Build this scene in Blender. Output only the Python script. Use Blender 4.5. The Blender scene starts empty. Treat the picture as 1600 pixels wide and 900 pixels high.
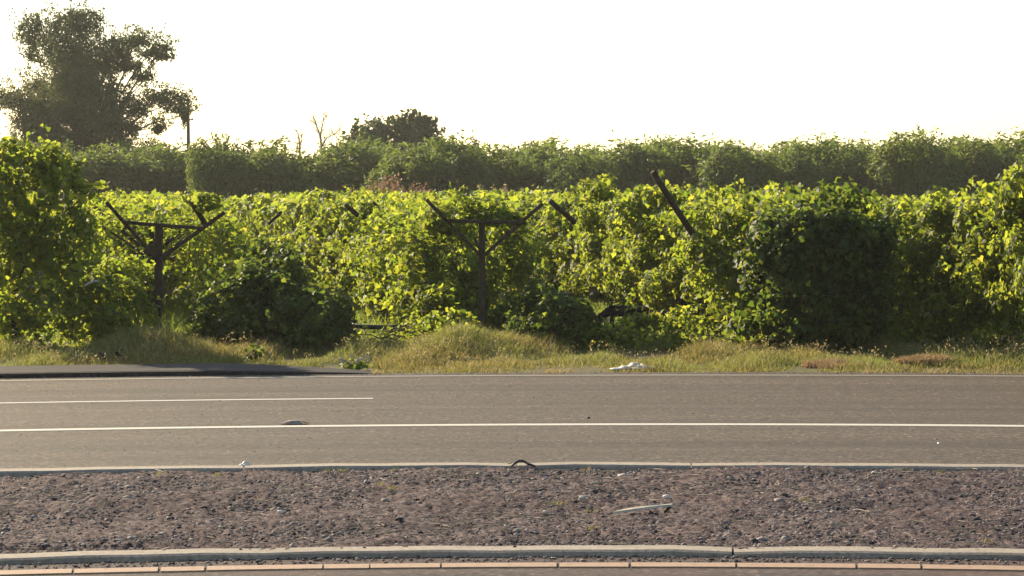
import bpy, math, random
import numpy as np
from mathutils import Vector

random.seed(7)
rng = np.random.default_rng(7)
SC = bpy.context.scene
COL = SC.collection

# ------------------------------------------------------------------ camera, sky, sun, exposure
CAM_H = 2.2
FPX = 4306.0            # focal length in pixels of a 1600 px wide picture
HORIZON = 305.0
cam_d = bpy.data.cameras.new("camera")
cam = bpy.data.objects.new("camera", cam_d)
COL.objects.link(cam)
cam_d.sensor_width = 36.0
cam_d.lens = 36.0 * FPX / 1600.0
cam_d.clip_start = 0.1
cam_d.clip_end = 6000
pitch = math.atan((450 - HORIZON) / FPX)
ROLL = math.radians(0.26)
from mathutils import Matrix
cam.matrix_world = Matrix.Translation((0, 0, CAM_H)) @ (Matrix.Rotation(math.pi / 2 - pitch, 4, 'X') @ Matrix.Rotation(-ROLL, 4, 'Z'))
SC.camera = cam

SUN_EL, SUN_AZ = math.radians(25), math.radians(-38)      # azimuth from +Y, towards -X
world = bpy.data.worlds.new("World")
SC.world = world
world.use_nodes = True
wn = world.node_tree.nodes
sky = wn.new('ShaderNodeTexSky')
sky.sky_type = 'NISHITA'
sky.sun_disc = False
sky.sun_elevation = SUN_EL
sky.sun_rotation = SUN_AZ
sky.air_density = 1.1
sky.dust_density = 0.9
sky.ozone_density = 1.0
sky.altitude = 50
world.node_tree.links.new(sky.outputs[0], wn['Background'].inputs[0])
wn['Background'].inputs[1].default_value = 0.088

sun_d = bpy.data.lights.new("sun", 'SUN')
sun = bpy.data.objects.new("sun", sun_d)
COL.objects.link(sun)
sun_d.energy = 5.0
sun_d.angle = math.radians(0.6)
sun_d.color = (1.0, 0.83, 0.57)
to_sun = Vector((math.sin(SUN_AZ) * math.cos(SUN_EL), math.cos(SUN_AZ) * math.cos(SUN_EL), math.sin(SUN_EL)))
sun.rotation_euler = to_sun.to_track_quat('Z', 'Y').to_euler()

SC.view_settings.view_transform = 'Standard'
SC.view_settings.look = 'None'
SC.view_settings.gamma = 1.0
SC.view_settings.exposure = 1.38
SC.cycles.max_bounces = 8
SC.cycles.transparent_max_bounces = 8
SC.cycles.volume_bounces = 0


# ------------------------------------------------------------------ helpers
def at(px, py, d):
    """a world point that stands at pixel (px, py) of the photograph at distance d"""
    return Vector(((px - 800) * d / FPX, d, CAM_H - (py - HORIZON) * d / FPX))


def tag(o, label=None, cat=None, group=None, kind=None):
    if label: o['label'] = label
    if cat: o['category'] = cat
    if group: o['group'] = group
    if kind: o['kind'] = kind
    return o


def empty(name, loc=(0, 0, 0), rz=0.0):
    o = bpy.data.objects.new(name, None)
    COL.objects.link(o)
    o.location = loc
    o.rotation_euler = (0, 0, rz)
    o.empty_display_size = 0.2
    return o


def link(name, me, parent=None, loc=(0, 0, 0), rz=0.0):
    o = bpy.data.objects.new(name, me)
    COL.objects.link(o)
    o.location = loc
    o.rotation_euler = (0, 0, rz)
    if parent: o.parent = parent
    return o


def np_mesh(name, verts, faces, mat, smooth=False):
    """verts (n,3); faces: list of integer arrays, each (m,k)"""
    me = bpy.data.meshes.new(name)
    verts = np.asarray(verts, dtype=np.float32)
    faces = [np.asarray(f, dtype=np.int32) for f in faces if len(f)]
    tot = sum(f.size for f in faces)
    me.vertices.add(len(verts))
    me.vertices.foreach_set('co', verts.ravel())
    me.loops.add(tot)
    me.loops.foreach_set('vertex_index', np.concatenate([f.ravel() for f in faces]))
    counts = np.concatenate([np.full(len(f), f.shape[1], dtype=np.int32) for f in faces])
    starts = np.concatenate([[0], np.cumsum(counts)[:-1]]).astype(np.int32)
    me.polygons.add(len(counts))
    me.polygons.foreach_set('loop_start', starts)
    me.polygons.foreach_set('loop_total', counts)
    if smooth:
        me.polygons.foreach_set('use_smooth', np.ones(len(counts), dtype=bool))
    me.materials.append(mat)
    me.update(calc_edges=True)
    me.validate()
    return me


class Geo:
    """collects tubes and boxes into one mesh"""
    def __init__(self):
        self.v, self.f = [], []

    def tube(self, pts, radii, n=7, cap=True):
        pts = [Vector(p) for p in pts]
        base = len(self.v)
        for i, p in enumerate(pts):
            a = pts[max(i - 1, 0)]
            b = pts[min(i + 1, len(pts) - 1)]
            t = (b - a).normalized()
            ref = Vector((0, 0, 1)) if abs(t.z) < 0.9 else Vector((1, 0, 0))
            u = t.cross(ref).normalized()
            w = t.cross(u)
            r = radii[i] if hasattr(radii, '__len__') else radii
            for k in range(n):
                an = 2 * math.pi * k / n
                self.v.append(p + (u * math.cos(an) + w * math.sin(an)) * r)
        for i in range(len(pts) - 1):
            for k in range(n):
                k2 = (k + 1) % n
                self.f.append((base + i * n + k, base + i * n + k2, base + (i + 1) * n + k2, base + (i + 1) * n + k))
        if cap:
            self.f.append(tuple(base + k for k in range(n))[::-1])
            self.f.append(tuple(base + (len(pts) - 1) * n + k for k in range(n)))
        return self

    def bar(self, a, b, w, t, up=(0, 0, 1), jitter=0.0, seg=1):
        """squared timber from a to b, w across, t thick, ends bevelled a little"""
        a, b = Vector(a), Vector(b)
        d = (b - a).normalized()
        s = d.cross(Vector(up))
        if s.length < 1e-4: s = d.cross(Vector((0, 1, 0)))
        s.normalize()
        u = s.cross(d)
        L = (b - a).length
        stations = [0.0, min(0.015, L * 0.1)] + [L * k / seg for k in range(1, seg)] + [L - min(0.015, L * 0.1), L]
        base = len(self.v)
        for i, q in enumerate(stations):
            sc = 0.8 if i in (0, len(stations) - 1) else 1.0
            j1, j2 = random.uniform(-jitter, jitter), random.uniform(-jitter, jitter)
            for (x, y) in ((-1, -.72), (-.72, -1), (.72, -1), (1, -.72), (1, .72), (.72, 1), (-.72, 1), (-1, .72)):
                self.v.append(a + d * q + s * (x * w / 2 * sc + j1) + u * (y * t / 2 * sc + j2))
        n = 8
        for i in range(len(stations) - 1):
            for k in range(n):
                k2 = (k + 1) % n
                self.f.append((base + i * n + k, base + i * n + k2, base + (i + 1) * n + k2, base + (i + 1) * n + k))
        self.f.append(tuple(base + k for k in range(n))[::-1])
        self.f.append(tuple(base + (len(stations) - 1) * n + k for k in range(n)))
        return self

    def mesh(self, name, mat, smooth=False):
        me = bpy.data.meshes.new(name)
        me.from_pydata([tuple(v) for v in self.v], [], self.f)
        me.materials.append(mat)
        if smooth:
            me.polygons.foreach_set('use_smooth', [True] * len(me.polygons))
        me.update()
        return me

    def build(self, name, mat, parent=None, smooth=False):
        return link(name, self.mesh(name, mat, smooth), parent)


# cheap smooth noise for numpy arrays (sum of rotated sines)
_dirs = [(rng.normal(size=3), rng.uniform(0, 6.28)) for _ in range(24)]


def snoise(P, freq, salt=0):
    out = np.zeros(len(P))
    for k in range(6):
        d, ph = _dirs[(k + salt * 5) % 24]
        d = d / np.linalg.norm(d)
        out += np.sin(P @ d * freq * (0.7 + 0.22 * k) * 6.28 + ph + salt * 1.7)
    return out / 3.0      # roughly -1..1


def unit(a):
    return a / np.maximum(np.linalg.norm(a, axis=1, keepdims=True), 1e-6)


# leaf template: two halves folded along the midrib, lobed outline
LEAF_T = np.array([[0, 0, 0], [-.08, .42, .10], [.38, .60, .17], [.62, .30, .08], [1.0, 0, -.12],
                   [.62, -.30, .08], [.38, -.60, .17], [-.08, -.42, .10]], dtype=float)
LEAF_F = [np.array([[0, 1, 2, 3], [0, 3, 4, 5], [0, 5, 6, 7]])]
SLIM_T = np.array([[0, 0, 0], [.45, .2, .06], [1.0, 0, -.1], [.45, -.2, .06]], dtype=float)
SLIM_F = [np.array([[0, 1, 2], [0, 2, 3]])]


def leaf_arrays(P, N, size, droop=0.6, slim=False, seed=0, along=None):
    r = np.random.default_rng(seed)
    n = len(P)
    N = unit(N)
    if along is None:
        U = r.normal(size=(n, 3))
        U[:, 2] -= droop * 1.6
    else:
        U = along + r.normal(size=(n, 3)) * 0.45
    U = unit(U - N * np.sum(U * N, axis=1, keepdims=True))
    V = np.cross(N, U)
    T = SLIM_T if slim else LEAF_T
    F = SLIM_F if slim else LEAF_F
    s = np.asarray(size).reshape(-1, 1)
    if len(s) == 1: s = np.full((n, 1), s[0, 0])
    curl = r.uniform(0.3, 1.7, size=(n, 1))
    X = np.empty((n, len(T), 3))
    for k, (u, v, w) in enumerate(T):
        X[:, k, :] = P + U * (u * s) + V * (v * s) + N * (w * s * curl)
    verts = X.reshape(-1, 3)
    off = (np.arange(n) * len(T)).reshape(-1, 1, 1)
    faces = [(f[None, :, :] + off).reshape(-1, f.shape[1]) for f in F]
    return verts, faces


def merge(parts):
    V, FF, o = [], {}, 0
    for v, fs in parts:
        V.append(v)
        for f in fs:
            FF.setdefault(f.shape[1], []).append(f + o)
        o += len(v)
    return np.concatenate(V), [np.concatenate(x) for x in FF.values()]


def leaf_mesh(name, mat, P, N, size, **kw):
    v, f = leaf_arrays(P, N, size, **kw)
    return np_mesh(name, v, f, mat)


# ------------------------------------------------------------------ materials
def new_mat(name):
    m = bpy.data.materials.new(name)
    m.use_nodes = True
    nt = m.node_tree
    nt.nodes.clear()
    out = nt.nodes.new('ShaderNodeOutputMaterial')
    return m, nt, out


def ramp(nt, fac, stops, interp='LINEAR'):
    r = nt.nodes.new('ShaderNodeValToRGB')
    r.color_ramp.interpolation = interp
    el = r.color_ramp.elements
    while len(el) < len(stops): el.new(0.5)
    for e, (p, c) in zip(el, stops):
        e.position = p
        e.color = (*c, 1)
    nt.links.new(fac, r.inputs[0])
    return r.outputs[0]


def noise(nt, scale, detail=4, rough=0.55, coord='Object', stretch=None):
    tc = nt.nodes.new('ShaderNodeTexCoord')
    src = tc.outputs[coord]
    if stretch:
        mp = nt.nodes.new('ShaderNodeMapping')
        mp.inputs['Scale'].default_value = stretch
        nt.links.new(src, mp.inputs[0])
        src = mp.outputs[0]
    n = nt.nodes.new('ShaderNodeTexNoise')
    n.inputs['Scale'].default_value = scale
    n.inputs['Detail'].default_value = detail
    n.inputs['Roughness'].default_value = rough
    nt.links.new(src, n.inputs['Vector'])
    return n.outputs['Fac']


def mix(nt, fac, a, b, mode='MIX'):
    m = nt.nodes.new('ShaderNodeMix')
    m.data_type = 'RGBA'
    m.blend_type = mode
    for inp, val in ((0, fac), (6, a), (7, b)):
        if isinstance(val, (int, float)): m.inputs[inp].default_value = val
        elif isinstance(val, tuple): m.inputs[inp].default_value = (*val, 1)
        else: nt.links.new(val, m.inputs[inp])
    return m.outputs[2]


def bump(nt, height, strength, dist):
    b = nt.nodes.new('ShaderNodeBump')
    b.inputs['Strength'].default_value = strength
    b.inputs['Distance'].default_value = dist
    nt.links.new(height, b.inputs['Height'])
    return b.outputs[0]


def principled(nt, out, color, rough=0.8, spec=0.3, normal=None):
    p = nt.nodes.new('ShaderNodeBsdfPrincipled')
    if isinstance(color, tuple): p.inputs['Base Color'].default_value = (*color, 1)
    else: nt.links.new(color, p.inputs['Base Color'])
    if isinstance(rough, (int, float)): p.inputs['Roughness'].default_value = rough
    else: nt.links.new(rough, p.inputs['Roughness'])
    p.inputs['Specular IOR Level'].default_value = spec
    if normal is not None: nt.links.new(normal, p.inputs['Normal'])
    if out: nt.links.new(p.outputs[0], out.inputs[0])
    return p


def leaf_material(name, stops, trans_stops, trans=0.45, rough=0.6, spec=0.16, patch=1.3, patch_amt=0.35, patch_col=(0.10, 0.11, 0.015)):
    m, nt, out = new_mat(name)
    g = nt.nodes.new('ShaderNodeNewGeometry')
    rnd = g.outputs['Random Per Island']
    col = ramp(nt, rnd, stops)
    tcol = ramp(nt, rnd, trans_stops)
    oi = nt.nodes.new('ShaderNodeNewGeometry')
    n = nt.nodes.new('ShaderNodeTexNoise')
    n.inputs['Scale'].default_value = patch
    n.inputs['Detail'].default_value = 2
    nt.links.new(oi.outputs['Position'], n.inputs['Vector'])
    f = ramp(nt, n.outputs['Fac'], [(0.42, (0, 0, 0)), (0.68, (patch_amt,) * 3)])
    col = mix(nt, f, col, patch_col)
    tcol = mix(nt, f, tcol, tuple(min(1, c * 4.2) for c in patch_col))
    p = principled(nt, None, col, rough, spec)
    t = nt.nodes.new('ShaderNodeBsdfTranslucent')
    nt.links.new(tcol, t.inputs[0])
    mx = nt.nodes.new('ShaderNodeMixShader')
    mx.inputs[0].default_value = trans
    nt.links.new(p.outputs[0], mx.inputs[1])
    nt.links.new(t.outputs[0], mx.inputs[2])
    nt.links.new(mx.outputs[0], out.inputs[0])
    return m


M = {}
M['vine_leaf'] = leaf_material('vine_leaf',
    [(0.0, (.030, .056, .012)), (.45, (.060, .092, .015)), (.9, (.095, .115, .018)), (1.0, (.12, .12, .022))],
    [(0.0, (.17, .26, .02)), (.5, (.35, .43, .035)), (.95, (.50, .53, .045)), (1.0, (.58, .50, .055))], trans=0.48)
M['shade_tinted_leaf'] = leaf_material('shade_tinted_vine_leaf',  # darker vine leaf copy: shade on mounds and row end put into colour
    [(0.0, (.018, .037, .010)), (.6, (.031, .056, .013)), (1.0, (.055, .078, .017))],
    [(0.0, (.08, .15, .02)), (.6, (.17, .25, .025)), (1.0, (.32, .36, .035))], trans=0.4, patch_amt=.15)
M['orchard_leaf'] = leaf_material('orchard_leaf',
    [(0.0, (.042, .072, .018)), (.6, (.065, .10, .024)), (1.0, (.10, .125, .03))],
    [(0.0, (.12, .19, .03)), (1.0, (.23, .29, .05))], trans=0.38, patch=.3, patch_amt=.25)
M['tall_tree_leaf'] = leaf_material('tall_tree_leaf',
    [(0.0, (.030, .062, .022)), (1.0, (.06, .098, .034))],
    [(0.0, (.09, .12, .035)), (1.0, (.17, .18, .05))], trans=0.3, patch=.3, patch_amt=.15)
M['dark_tree_leaf'] = leaf_material('dark_tree_leaf',
    [(0.0, (.04, .058, .024)), (1.0, (.07, .092, .036))],
    [(0.0, (.06, .09, .02)), (1.0, (.10, .13, .03))], trans=0.25, patch=.3, patch_amt=.1)
M['grass'] = leaf_material('grass_blade',
    [(0.0, (.07, .085, .02)), (.35, (.14, .125, .035)), (.7, (.24, .185, .065)), (1.0, (.32, .24, .11))],
    [(0.0, (.15, .18, .03)), (.5, (.27, .23, .05)), (1.0, (.44, .33, .13))], trans=0.4, patch=.55, patch_amt=.5, patch_col=(.065, .09, .02))
M['green_grass'] = leaf_material('green_grass_blade',
    [(0.0, (.05, .10, .018)), (.6, (.09, .15, .025)), (1.0, (.18, .20, .05))],
    [(0.0, (.16, .28, .03)), (1.0, (.36, .40, .07))], trans=0.45)
M['dry_weed'] = leaf_material('dry_reddish_weed',
    [(0.0, (.13, .08, .05)), (.6, (.22, .14, .10)), (1.0, (.32, .22, .15))],
    [(0.0, (.20, .09, .05)), (1.0, (.40, .24, .14))], trans=0.35, patch_amt=.0)
M['straw'] = leaf_material('straw_weed',
    [(0.0, (.20, .15, .07)), (1.0, (.36, .29, .15))],
    [(0.0, (.30, .22, .08)), (1.0, (.5, .4, .18))], trans=0.35, patch_amt=.0)


M['brown_straw'] = leaf_material('brown_straw',
    [(0.0, (.15, .095, .05)), (1.0, (.27, .185, .105))], [(0.0, (.24, .15, .07)), (1.0, (.4, .28, .15))], trans=0.35, patch_amt=.0)


def bark(name, a, b, scale=14):
    m, nt, out = new_mat(name)
    n = noise(nt, scale, 6, .65, stretch=(1, 1, .25))
    c = ramp(nt, n, [(.3, a), (.7, b)])
    principled(nt, out, c, .9, .15, bump(nt, n, .6, .02))
    return m


M['weathered_wood'] = bark('weathered_wood', (.018, .012, .008), (.068, .049, .034), 20)
M['vine_bark'] = bark('vine_bark', (.03, .022, .016), (.085, .065, .045))
M['tree_bark'] = bark('tree_bark', (.03, .025, .02), (.08, .066, .053), 6)
M['pale_bark'] = bark('pale_dead_bark', (.12, .105, .09), (.26, .23, .20), 8)
M['black_wood'] = bark('blackened_wood', (.006, .005, .005), (.022, .018, .016), 14)
M['rust_metal'] = bark('dull_metal', (.05, .045, .04), (.11, .10, .09), 30)


def asphalt(name, lo, mid, hi, tint=None, sc=21):
    m, nt, out = new_mat(name)
    fine = noise(nt, sc, 3, .6)
    blot = noise(nt, sc * .3, 4, .7)
    coarse = noise(nt, .55, 5, .6, stretch=(1, 1, 1))
    streak = noise(nt, 1.0, 4, .6, stretch=(.12, 1.6, 1))
    c = ramp(nt, fine, [(.36, lo), (.48, mid), (.58, tuple(x * 1.3 for x in mid)), (.68, hi)])
    c = mix(nt, 1.0, c, ramp(nt, blot, [(.34, (.62,) * 3), (.5, (1.0,) * 3), (.66, (1.42, 1.4, 1.36))]), 'MULTIPLY')
    c = mix(nt, ramp(nt, coarse, [(.35, (0, 0, 0)), (.7, (.35,) * 3)]), c, tuple(x * 1.25 for x in mid))
    c = mix(nt, ramp(nt, streak, [(.4, (0, 0, 0)), (.7, (.6,) * 3)]), c, tuple(x * .68 for x in mid))
    tc = nt.nodes.new('ShaderNodeTexCoord')
    ad = nt.nodes.new('ShaderNodeVectorMath'); ad.operation = 'ADD'; ad.inputs[1].default_value = (0, 2.0, 0)
    ln = nt.nodes.new('ShaderNodeVectorMath'); ln.operation = 'LENGTH'
    w1 = nt.nodes.new('ShaderNodeTexNoise'); w1.noise_dimensions = '1D'
    w1.inputs['Scale'].default_value = 1.0; w1.inputs['Detail'].default_value = 5; w1.inputs['Roughness'].default_value = .7
    nt.links.new(tc.outputs['Object'], ad.inputs[0]); nt.links.new(ad.outputs[0], ln.inputs[0]); nt.links.new(ln.outputs['Value'], w1.inputs['W'])
    c = mix(nt, .8, c, ramp(nt, w1.outputs['Fac'], [(.32, (.76, .76, .77)), (.5, (1, 1, 1)), (.68, (1.22, 1.2, 1.17))]), 'MULTIPLY')
    if tint: c = mix(nt, ramp(nt, noise(nt, .9, 5, .65), [(.45, (0, 0, 0)), (.7, (.55,) * 3)]), c, tint)
    principled(nt, out, c, ramp(nt, fine, [(.3, (.7,) * 3), (.8, (.9,) * 3)]), .10, bump(nt, fine, .55, .012))
    return m


M['asphalt'] = asphalt('worn_asphalt', (.021, .0165, .0126), (.065, .051, .0385), (.23, .187, .145))
M['near_asphalt'] = asphalt('dusty_reddish_asphalt', (.022, .016, .015), (.056, .041, .036), (.16, .125, .11), (.10, .058, .044))
M['dark_asphalt'] = asphalt('dark_patch_asphalt', (.010, .009, .009), (.021, .018, .017), (.055, .048, .045))


def paint(name, col, under, wear=.5):
    m, nt, out = new_mat(name)
    n = noise(nt, 26, 6, .75)
    n2 = noise(nt, 3.0, 4, .6)
    f = ramp(nt, n, [(wear - .16, (1, 1, 1)), (wear + .02, (0, 0, 0))])
    c = mix(nt, f, col, under)
    c = mix(nt, ramp(nt, n2, [(.4, (0, 0, 0)), (.8, (.4,) * 3)]), c, tuple(x * .75 for x in col))
    principled(nt, out, c, .7, .3, bump(nt, n, .4, .006))
    return m


M['white_paint'] = paint('worn_white_road_paint', (.42, .385, .325), (.07, .058, .046), .43)
M['cream_paint'] = paint('dusty_cream_road_paint', (.17, .145, .11), (.055, .046, .035), .48)
M['yellow_paint'] = paint('worn_yellow_road_paint', (.29, .185, .115), (.11, .068, .05), .47)


def concrete(name):
    m, nt, out = new_mat(name)
    n = noise(nt, 34, 6, .7)
    n2 = noise(nt, 2.2, 5, .65, stretch=(.6, 2, 2))
    c = ramp(nt, n, [(.25, (.115, .094, .076)), (.5, (.245, .207, .163)), (.8, (.34, .295, .235))])
    c = mix(nt, ramp(nt, n2, [(.45, (0, 0, 0)), (.75, (.5,) * 3)]), c, (.10, .078, .066))
    principled(nt, out, c, .85, .25, bump(nt, n, .5, .01))
    return m


M['concrete'] = concrete('weathered_concrete')


def soil(name, stops, patch, scale=9, b=.03, bs=.7):
    m, nt, out = new_mat(name)
    n = noise(nt, scale, 8, .72)
    n2 = noise(nt, .8, 5, .6)
    n3 = noise(nt, 1.6, 5, .65, stretch=(.35, 1.9, 1))
    c = ramp(nt, n, stops)
    for f, (thr, amt, col) in zip((n2, n3), patch):
        c = mix(nt, ramp(nt, f, [(thr, (0, 0, 0)), (thr + .22, (amt,) * 3)]), c, col)
    principled(nt, out, c, .95, .12, bump(nt, n, bs, b))
    return m


M['gravel_bed'] = soil('compacted_gravel_soil',
    [(.32, (.019, .014, .017)), (.5, (.070, .050, .049)), (.64, (.25, .19, .175))],
    [(.48, .5, (.095, .06, .052)), (.47, .85, (.026, .020, .025))], 26, .02, .9)  # second patch: long dark streaks, shadows across the gravel put into the colour
M['verge_soil'] = soil('dry_verge_soil',
    [(.3, (.06, .05, .025)), (.6, (.12, .10, .045)), (.8, (.18, .14, .07))],
    [(.45, .6, (.06, .08, .02)), (.55, .4, (.14, .10, .05))])
M['field_soil'] = soil('field_soil',
    [(.3, (.05, .045, .025)), (.6, (.10, .09, .04)), (.8, (.15, .12, .065))],
    [(.45, .5, (.05, .07, .02)), (.55, .3, (.12, .09, .05))], 3)


def stone_mat():
    m, nt, out = new_mat('gravel_stone')
    g = nt.nodes.new('ShaderNodeNewGeometry')
    c = ramp(nt, g.outputs['Random Per Island'],
             [(0, (.022, .018, .02)), (.25, (.06, .048, .048)), (.5, (.115, .092, .087)), (.8, (.21, .17, .155)), (.97, (.26, .22, .19)), (1, (.48, .43, .38))])
    principled(nt, out, c, .85, .2)
    return m


M['stone'] = stone_mat()


def flat(name, col, rough=.8, spec=.25, var=.25, scale=12):
    m, nt, out = new_mat(name)
    n = noise(nt, scale, 5, .65)
    c = ramp(nt, n, [(.3, tuple(x * (1 - var) for x in col)), (.7, tuple(min(1, x * (1 + var)) for x in col))])
    principled(nt, out, c, rough, spec, bump(nt, n, .4, .01))
    return m


M['white_plastic'] = flat('dirty_white_plastic', (.46, .43, .37), .5, .4)
M['cardboard'] = flat('faded_grey_cardboard', (.20, .17, .14))
M['pale_wood'] = flat('bleached_wood', (.36, .32, .25), .85, .15, .3, 25)
M['black_rubber'] = flat('black_rubber', (.012, .012, .013), .6, .4)
M['grey_hose'] = flat('pale_grey_hose', (.38, .38, .36), .5, .4)
M['white_flower'] = flat('white_flower_head', (.36, .33, .26))

M['dull_straw'] = flat('dull_grey_straw', (.20, .165, .125))
# ------------------------------------------------------------------ ground, roads, median
CY = -2.0         # centre of the bend in the road


def arc(r, phi, z):
    return (r * math.sin(phi), CY + r * math.cos(phi), z)


def strip(name, mat, r0, r1, z, p0, p1, n=64, thick=0.0, parent=None, rows=1):
    v, f = [], []
    for i in range(n + 1):
        p = p0 + (p1 - p0) * i / n
        for j in range(rows + 1):
            v.append(arc(r0 + (r1 - r0) * j / rows, p, z))
    k = rows + 1
    for i in range(n):
        for j in range(rows):
            a = i * k + j
            f.append((a, a + k, a + k + 1, a + 1))
    if thick:
        o = len(v)
        for i in range(n + 1):
            p = p0 + (p1 - p0) * i / n
            v.append(arc(r0, p, z - thick)); v.append(arc(r1, p, z - thick))
        for i in range(n):
            a, b = i * k, o + 2 * i
            f.append((a, b, b + 2, a + k))
            f.append((a + rows, a + rows + k, b + 3, b + 1))
        f.append((0, rows, o + 1, o))
        a, b = n * k, o + 2 * n
        f.append((a, b, b + 1, a + rows))
    me = bpy.data.meshes.new(name)
    me.from_pydata(v, [], f)
    me.materials.append(mat)
    me.update()
    return link(name, me, parent)


PH = math.radians(62)
g = bpy.data.meshes.new('ground')
S = 1500
g.from_pydata([(-S, -S, -.06), (S, -S, -.06), (S, S, -.06), (-S, S, -.06)], [], [(0, 1, 2, 3)])
g.materials.append(M['field_soil'])
tag(link('ground', g), kind='structure')

tag(strip('near_carriageway', M['near_asphalt'], 3.0, 19.2, 0.0, -PH, PH, 80), kind='structure')
tag(strip('far_carriageway', M['asphalt'], 23.6, 36.12, 0.0, -PH, PH, 120), kind='structure')

# gravel bed of the median: fine heightfield between the kerbs
nr, na = 130, 560
rr = np.linspace(18.86, 23.98, nr)
PB = math.radians(17)
pp = np.linspace(-PB, PB, na)
R, A = np.meshgrid(rr, pp, indexing='ij')
X = R * np.sin(A); Y = CY + R * np.cos(A)
Pn = np.stack([X.ravel(), Y.ravel(), np.zeros(X.size)], axis=1)


def bed_h(P):
    r = np.hypot(P[:, 0], P[:, 1] - CY)
    base = .030 + .016 * snoise(P, .35, 1) + .010 * snoise(P, 1.1, 2) + .005 * snoise(P, 3.1, 3)
    edge = np.clip((23.95 - r) / .5, 0, 1)
    left = np.clip((-P[:, 0] - .6) / 2.5, 0, 1)
    base = base - .020 * left * (1 - edge)
    return np.where((r < 19.15) | (r > 23.75), np.minimum(base, .031), base)


Z = bed_h(Pn) + .006 * snoise(Pn, 7.3, 1) + .004 * snoise(Pn, 13.1, 2) + rng.normal(size=len(Pn)) * .006
Pn[:, 2] = Z
idx = np.arange(nr * na).reshape(nr, na)
F = np.stack([idx[:-1, :-1], idx[:-1, 1:], idx[1:, 1:], idx[1:, :-1]], axis=-1).reshape(-1, 4)
tag(link('median_bed', np_mesh('median_bed', Pn, [F], M['gravel_bed'], True)), kind='structure')
for s in (-1, 1):
    strip('median_bed', M['gravel_bed'], 18.86, 23.98, .02, s * PB, s * PH, 40)['kind'] = 'structure'

# stones of the gravel, each its own little lump, joined
ico_v = np.array([[0, 0, -1], [.72, -.53, -.45], [-.28, -.85, -.45], [-.89, 0, -.45], [-.28, .85, -.45], [.72, .53, -.45],
                  [.28, -.85, .45], [-.72, -.53, .45], [-.72, .53, .45], [.28, .85, .45], [.89, 0, .45], [0, 0, 1]])
ico_f = np.array([[0, 1, 2], [1, 0, 5], [0, 2, 3], [0, 3, 4], [0, 4, 5], [1, 5, 10], [2, 1, 6], [3, 2, 7], [4, 3, 8], [5, 4, 9],
                  [1, 10, 6], [2, 6, 7], [3, 7, 8], [4, 8, 9], [5, 9, 10], [6, 10, 11], [7, 6, 11], [8, 7, 11], [9, 8, 11], [10, 9, 11]])


def stones(name, n, r0, r1, smin, smax, zf, pb=.26, clump=True):
    r = np.sqrt(rng.uniform(r0 ** 2, r1 ** 2, n))
    a = rng.uniform(-pb, pb, n)
    P = np.stack([r * np.sin(a), CY + r * np.cos(a), np.zeros(n)], 1)
    if clump:
        keep = snoise(P, .5, 2) + .6 * snoise(P, 1.7, 3) + rng.normal(size=n) * .7 > -.35
        P = P[keep]
    n = len(P)
    s = smin * (smax / smin) ** (rng.uniform(size=n) ** 2.2)
    P[:, 2] = zf(P) + s * .12
    V = ico_v[None] * (1 + rng.normal(size=(n, 12, 1)) * .16) * s.reshape(-1, 1, 1)
    V = V * np.stack([rng.uniform(.8, 1.6, n), rng.uniform(.7, 1.1, n), rng.uniform(.35, .7, n)], 1)[:, None, :]
    t = rng.uniform(0, 6.28, n)
    c, si = np.cos(t)[:, None], np.sin(t)[:, None]
    V = np.stack([V[..., 0] * c - V[..., 1] * si, V[..., 0] * si + V[..., 1] * c, V[..., 2]], -1) + P[:, None, :]
    F = (ico_f[None] + (np.arange(n) * 12).reshape(-1, 1, 1)).reshape(-1, 3)
    o = link(name, np_mesh(name, V.reshape(-1, 3), [F], M['stone']))
    return tag(o, kind='stuff')


tag(stones('gravel', 45000, 18.96, 23.86, .005, .018, bed_h), 'loose grey and pinkish gravel covering the median between the kerbs', 'gravel')
tag(stones('coarse_gravel', 900, 18.98, 23.82, .014, .034, bed_h), 'larger pale stones scattered among the median gravel', 'gravel')
tag(stones('loose_gravel', 1500, 18.44, 18.72, .005, .016, lambda P: .004 + 0 * P[:, 0], clump=False), 'dust and fine gravel lying in the gutter along the near kerb', 'gravel')
tag(stones('road_grit', 3800, 24.3, 36.0, .0035, .009, lambda P: 0 * P[:, 0], clump=False), 'scattered pale grit lying on the far road', 'grit')

# dry stalks and twigs lying on the gravel
def stalks(name, n, label):
    r = np.random.default_rng(41)
    rad = np.sqrt(r.uniform(18.98 ** 2, 23.84 ** 2, n)); a = r.uniform(-.26, .26, n)
    P = np.stack([rad * np.sin(a), CY + rad * np.cos(a), np.zeros(n)], 1)
    k = snoise(P, .4, 3) + r.normal(size=n) * .5 > 0
    P = P[k]; n = len(P)
    P[:, 2] = bed_h(P) + .012
    an = r.normal(size=n) * .6
    D = np.stack([np.cos(an), np.sin(an), r.normal(size=n) * .06], 1) * r.uniform(.02, .09, n)[:, None]
    W = np.stack([-np.sin(an), np.cos(an), np.zeros(n)], 1) * .0025
    up = np.array([0, 0, .005])
    bow = D * 0; bow[:, 1] = r.normal(size=n) * .012
    V = np.stack([P - D - W, P - D + W, P - D + up, P + bow - W, P + bow + W, P + bow + up * 1.6, P + D - W, P + D + W, P + D + up], 1).reshape(-1, 3)
    T = np.array([[0, 1, 4, 3], [1, 2, 5, 4], [2, 0, 3, 5], [3, 4, 7, 6], [4, 5, 8, 7], [5, 3, 6, 8]])
    F = (T[None] + (np.arange(n) * 9).reshape(-1, 1, 1)).reshape(-1, 4)
    return tag(link(name, np_mesh(name, V, [F], M['dull_straw'])), label, 'dry stalks', kind='stuff')


stalks('dry_stalks', 1300, 'dry straw stalks and twigs scattered flat on the median gravel')

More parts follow.
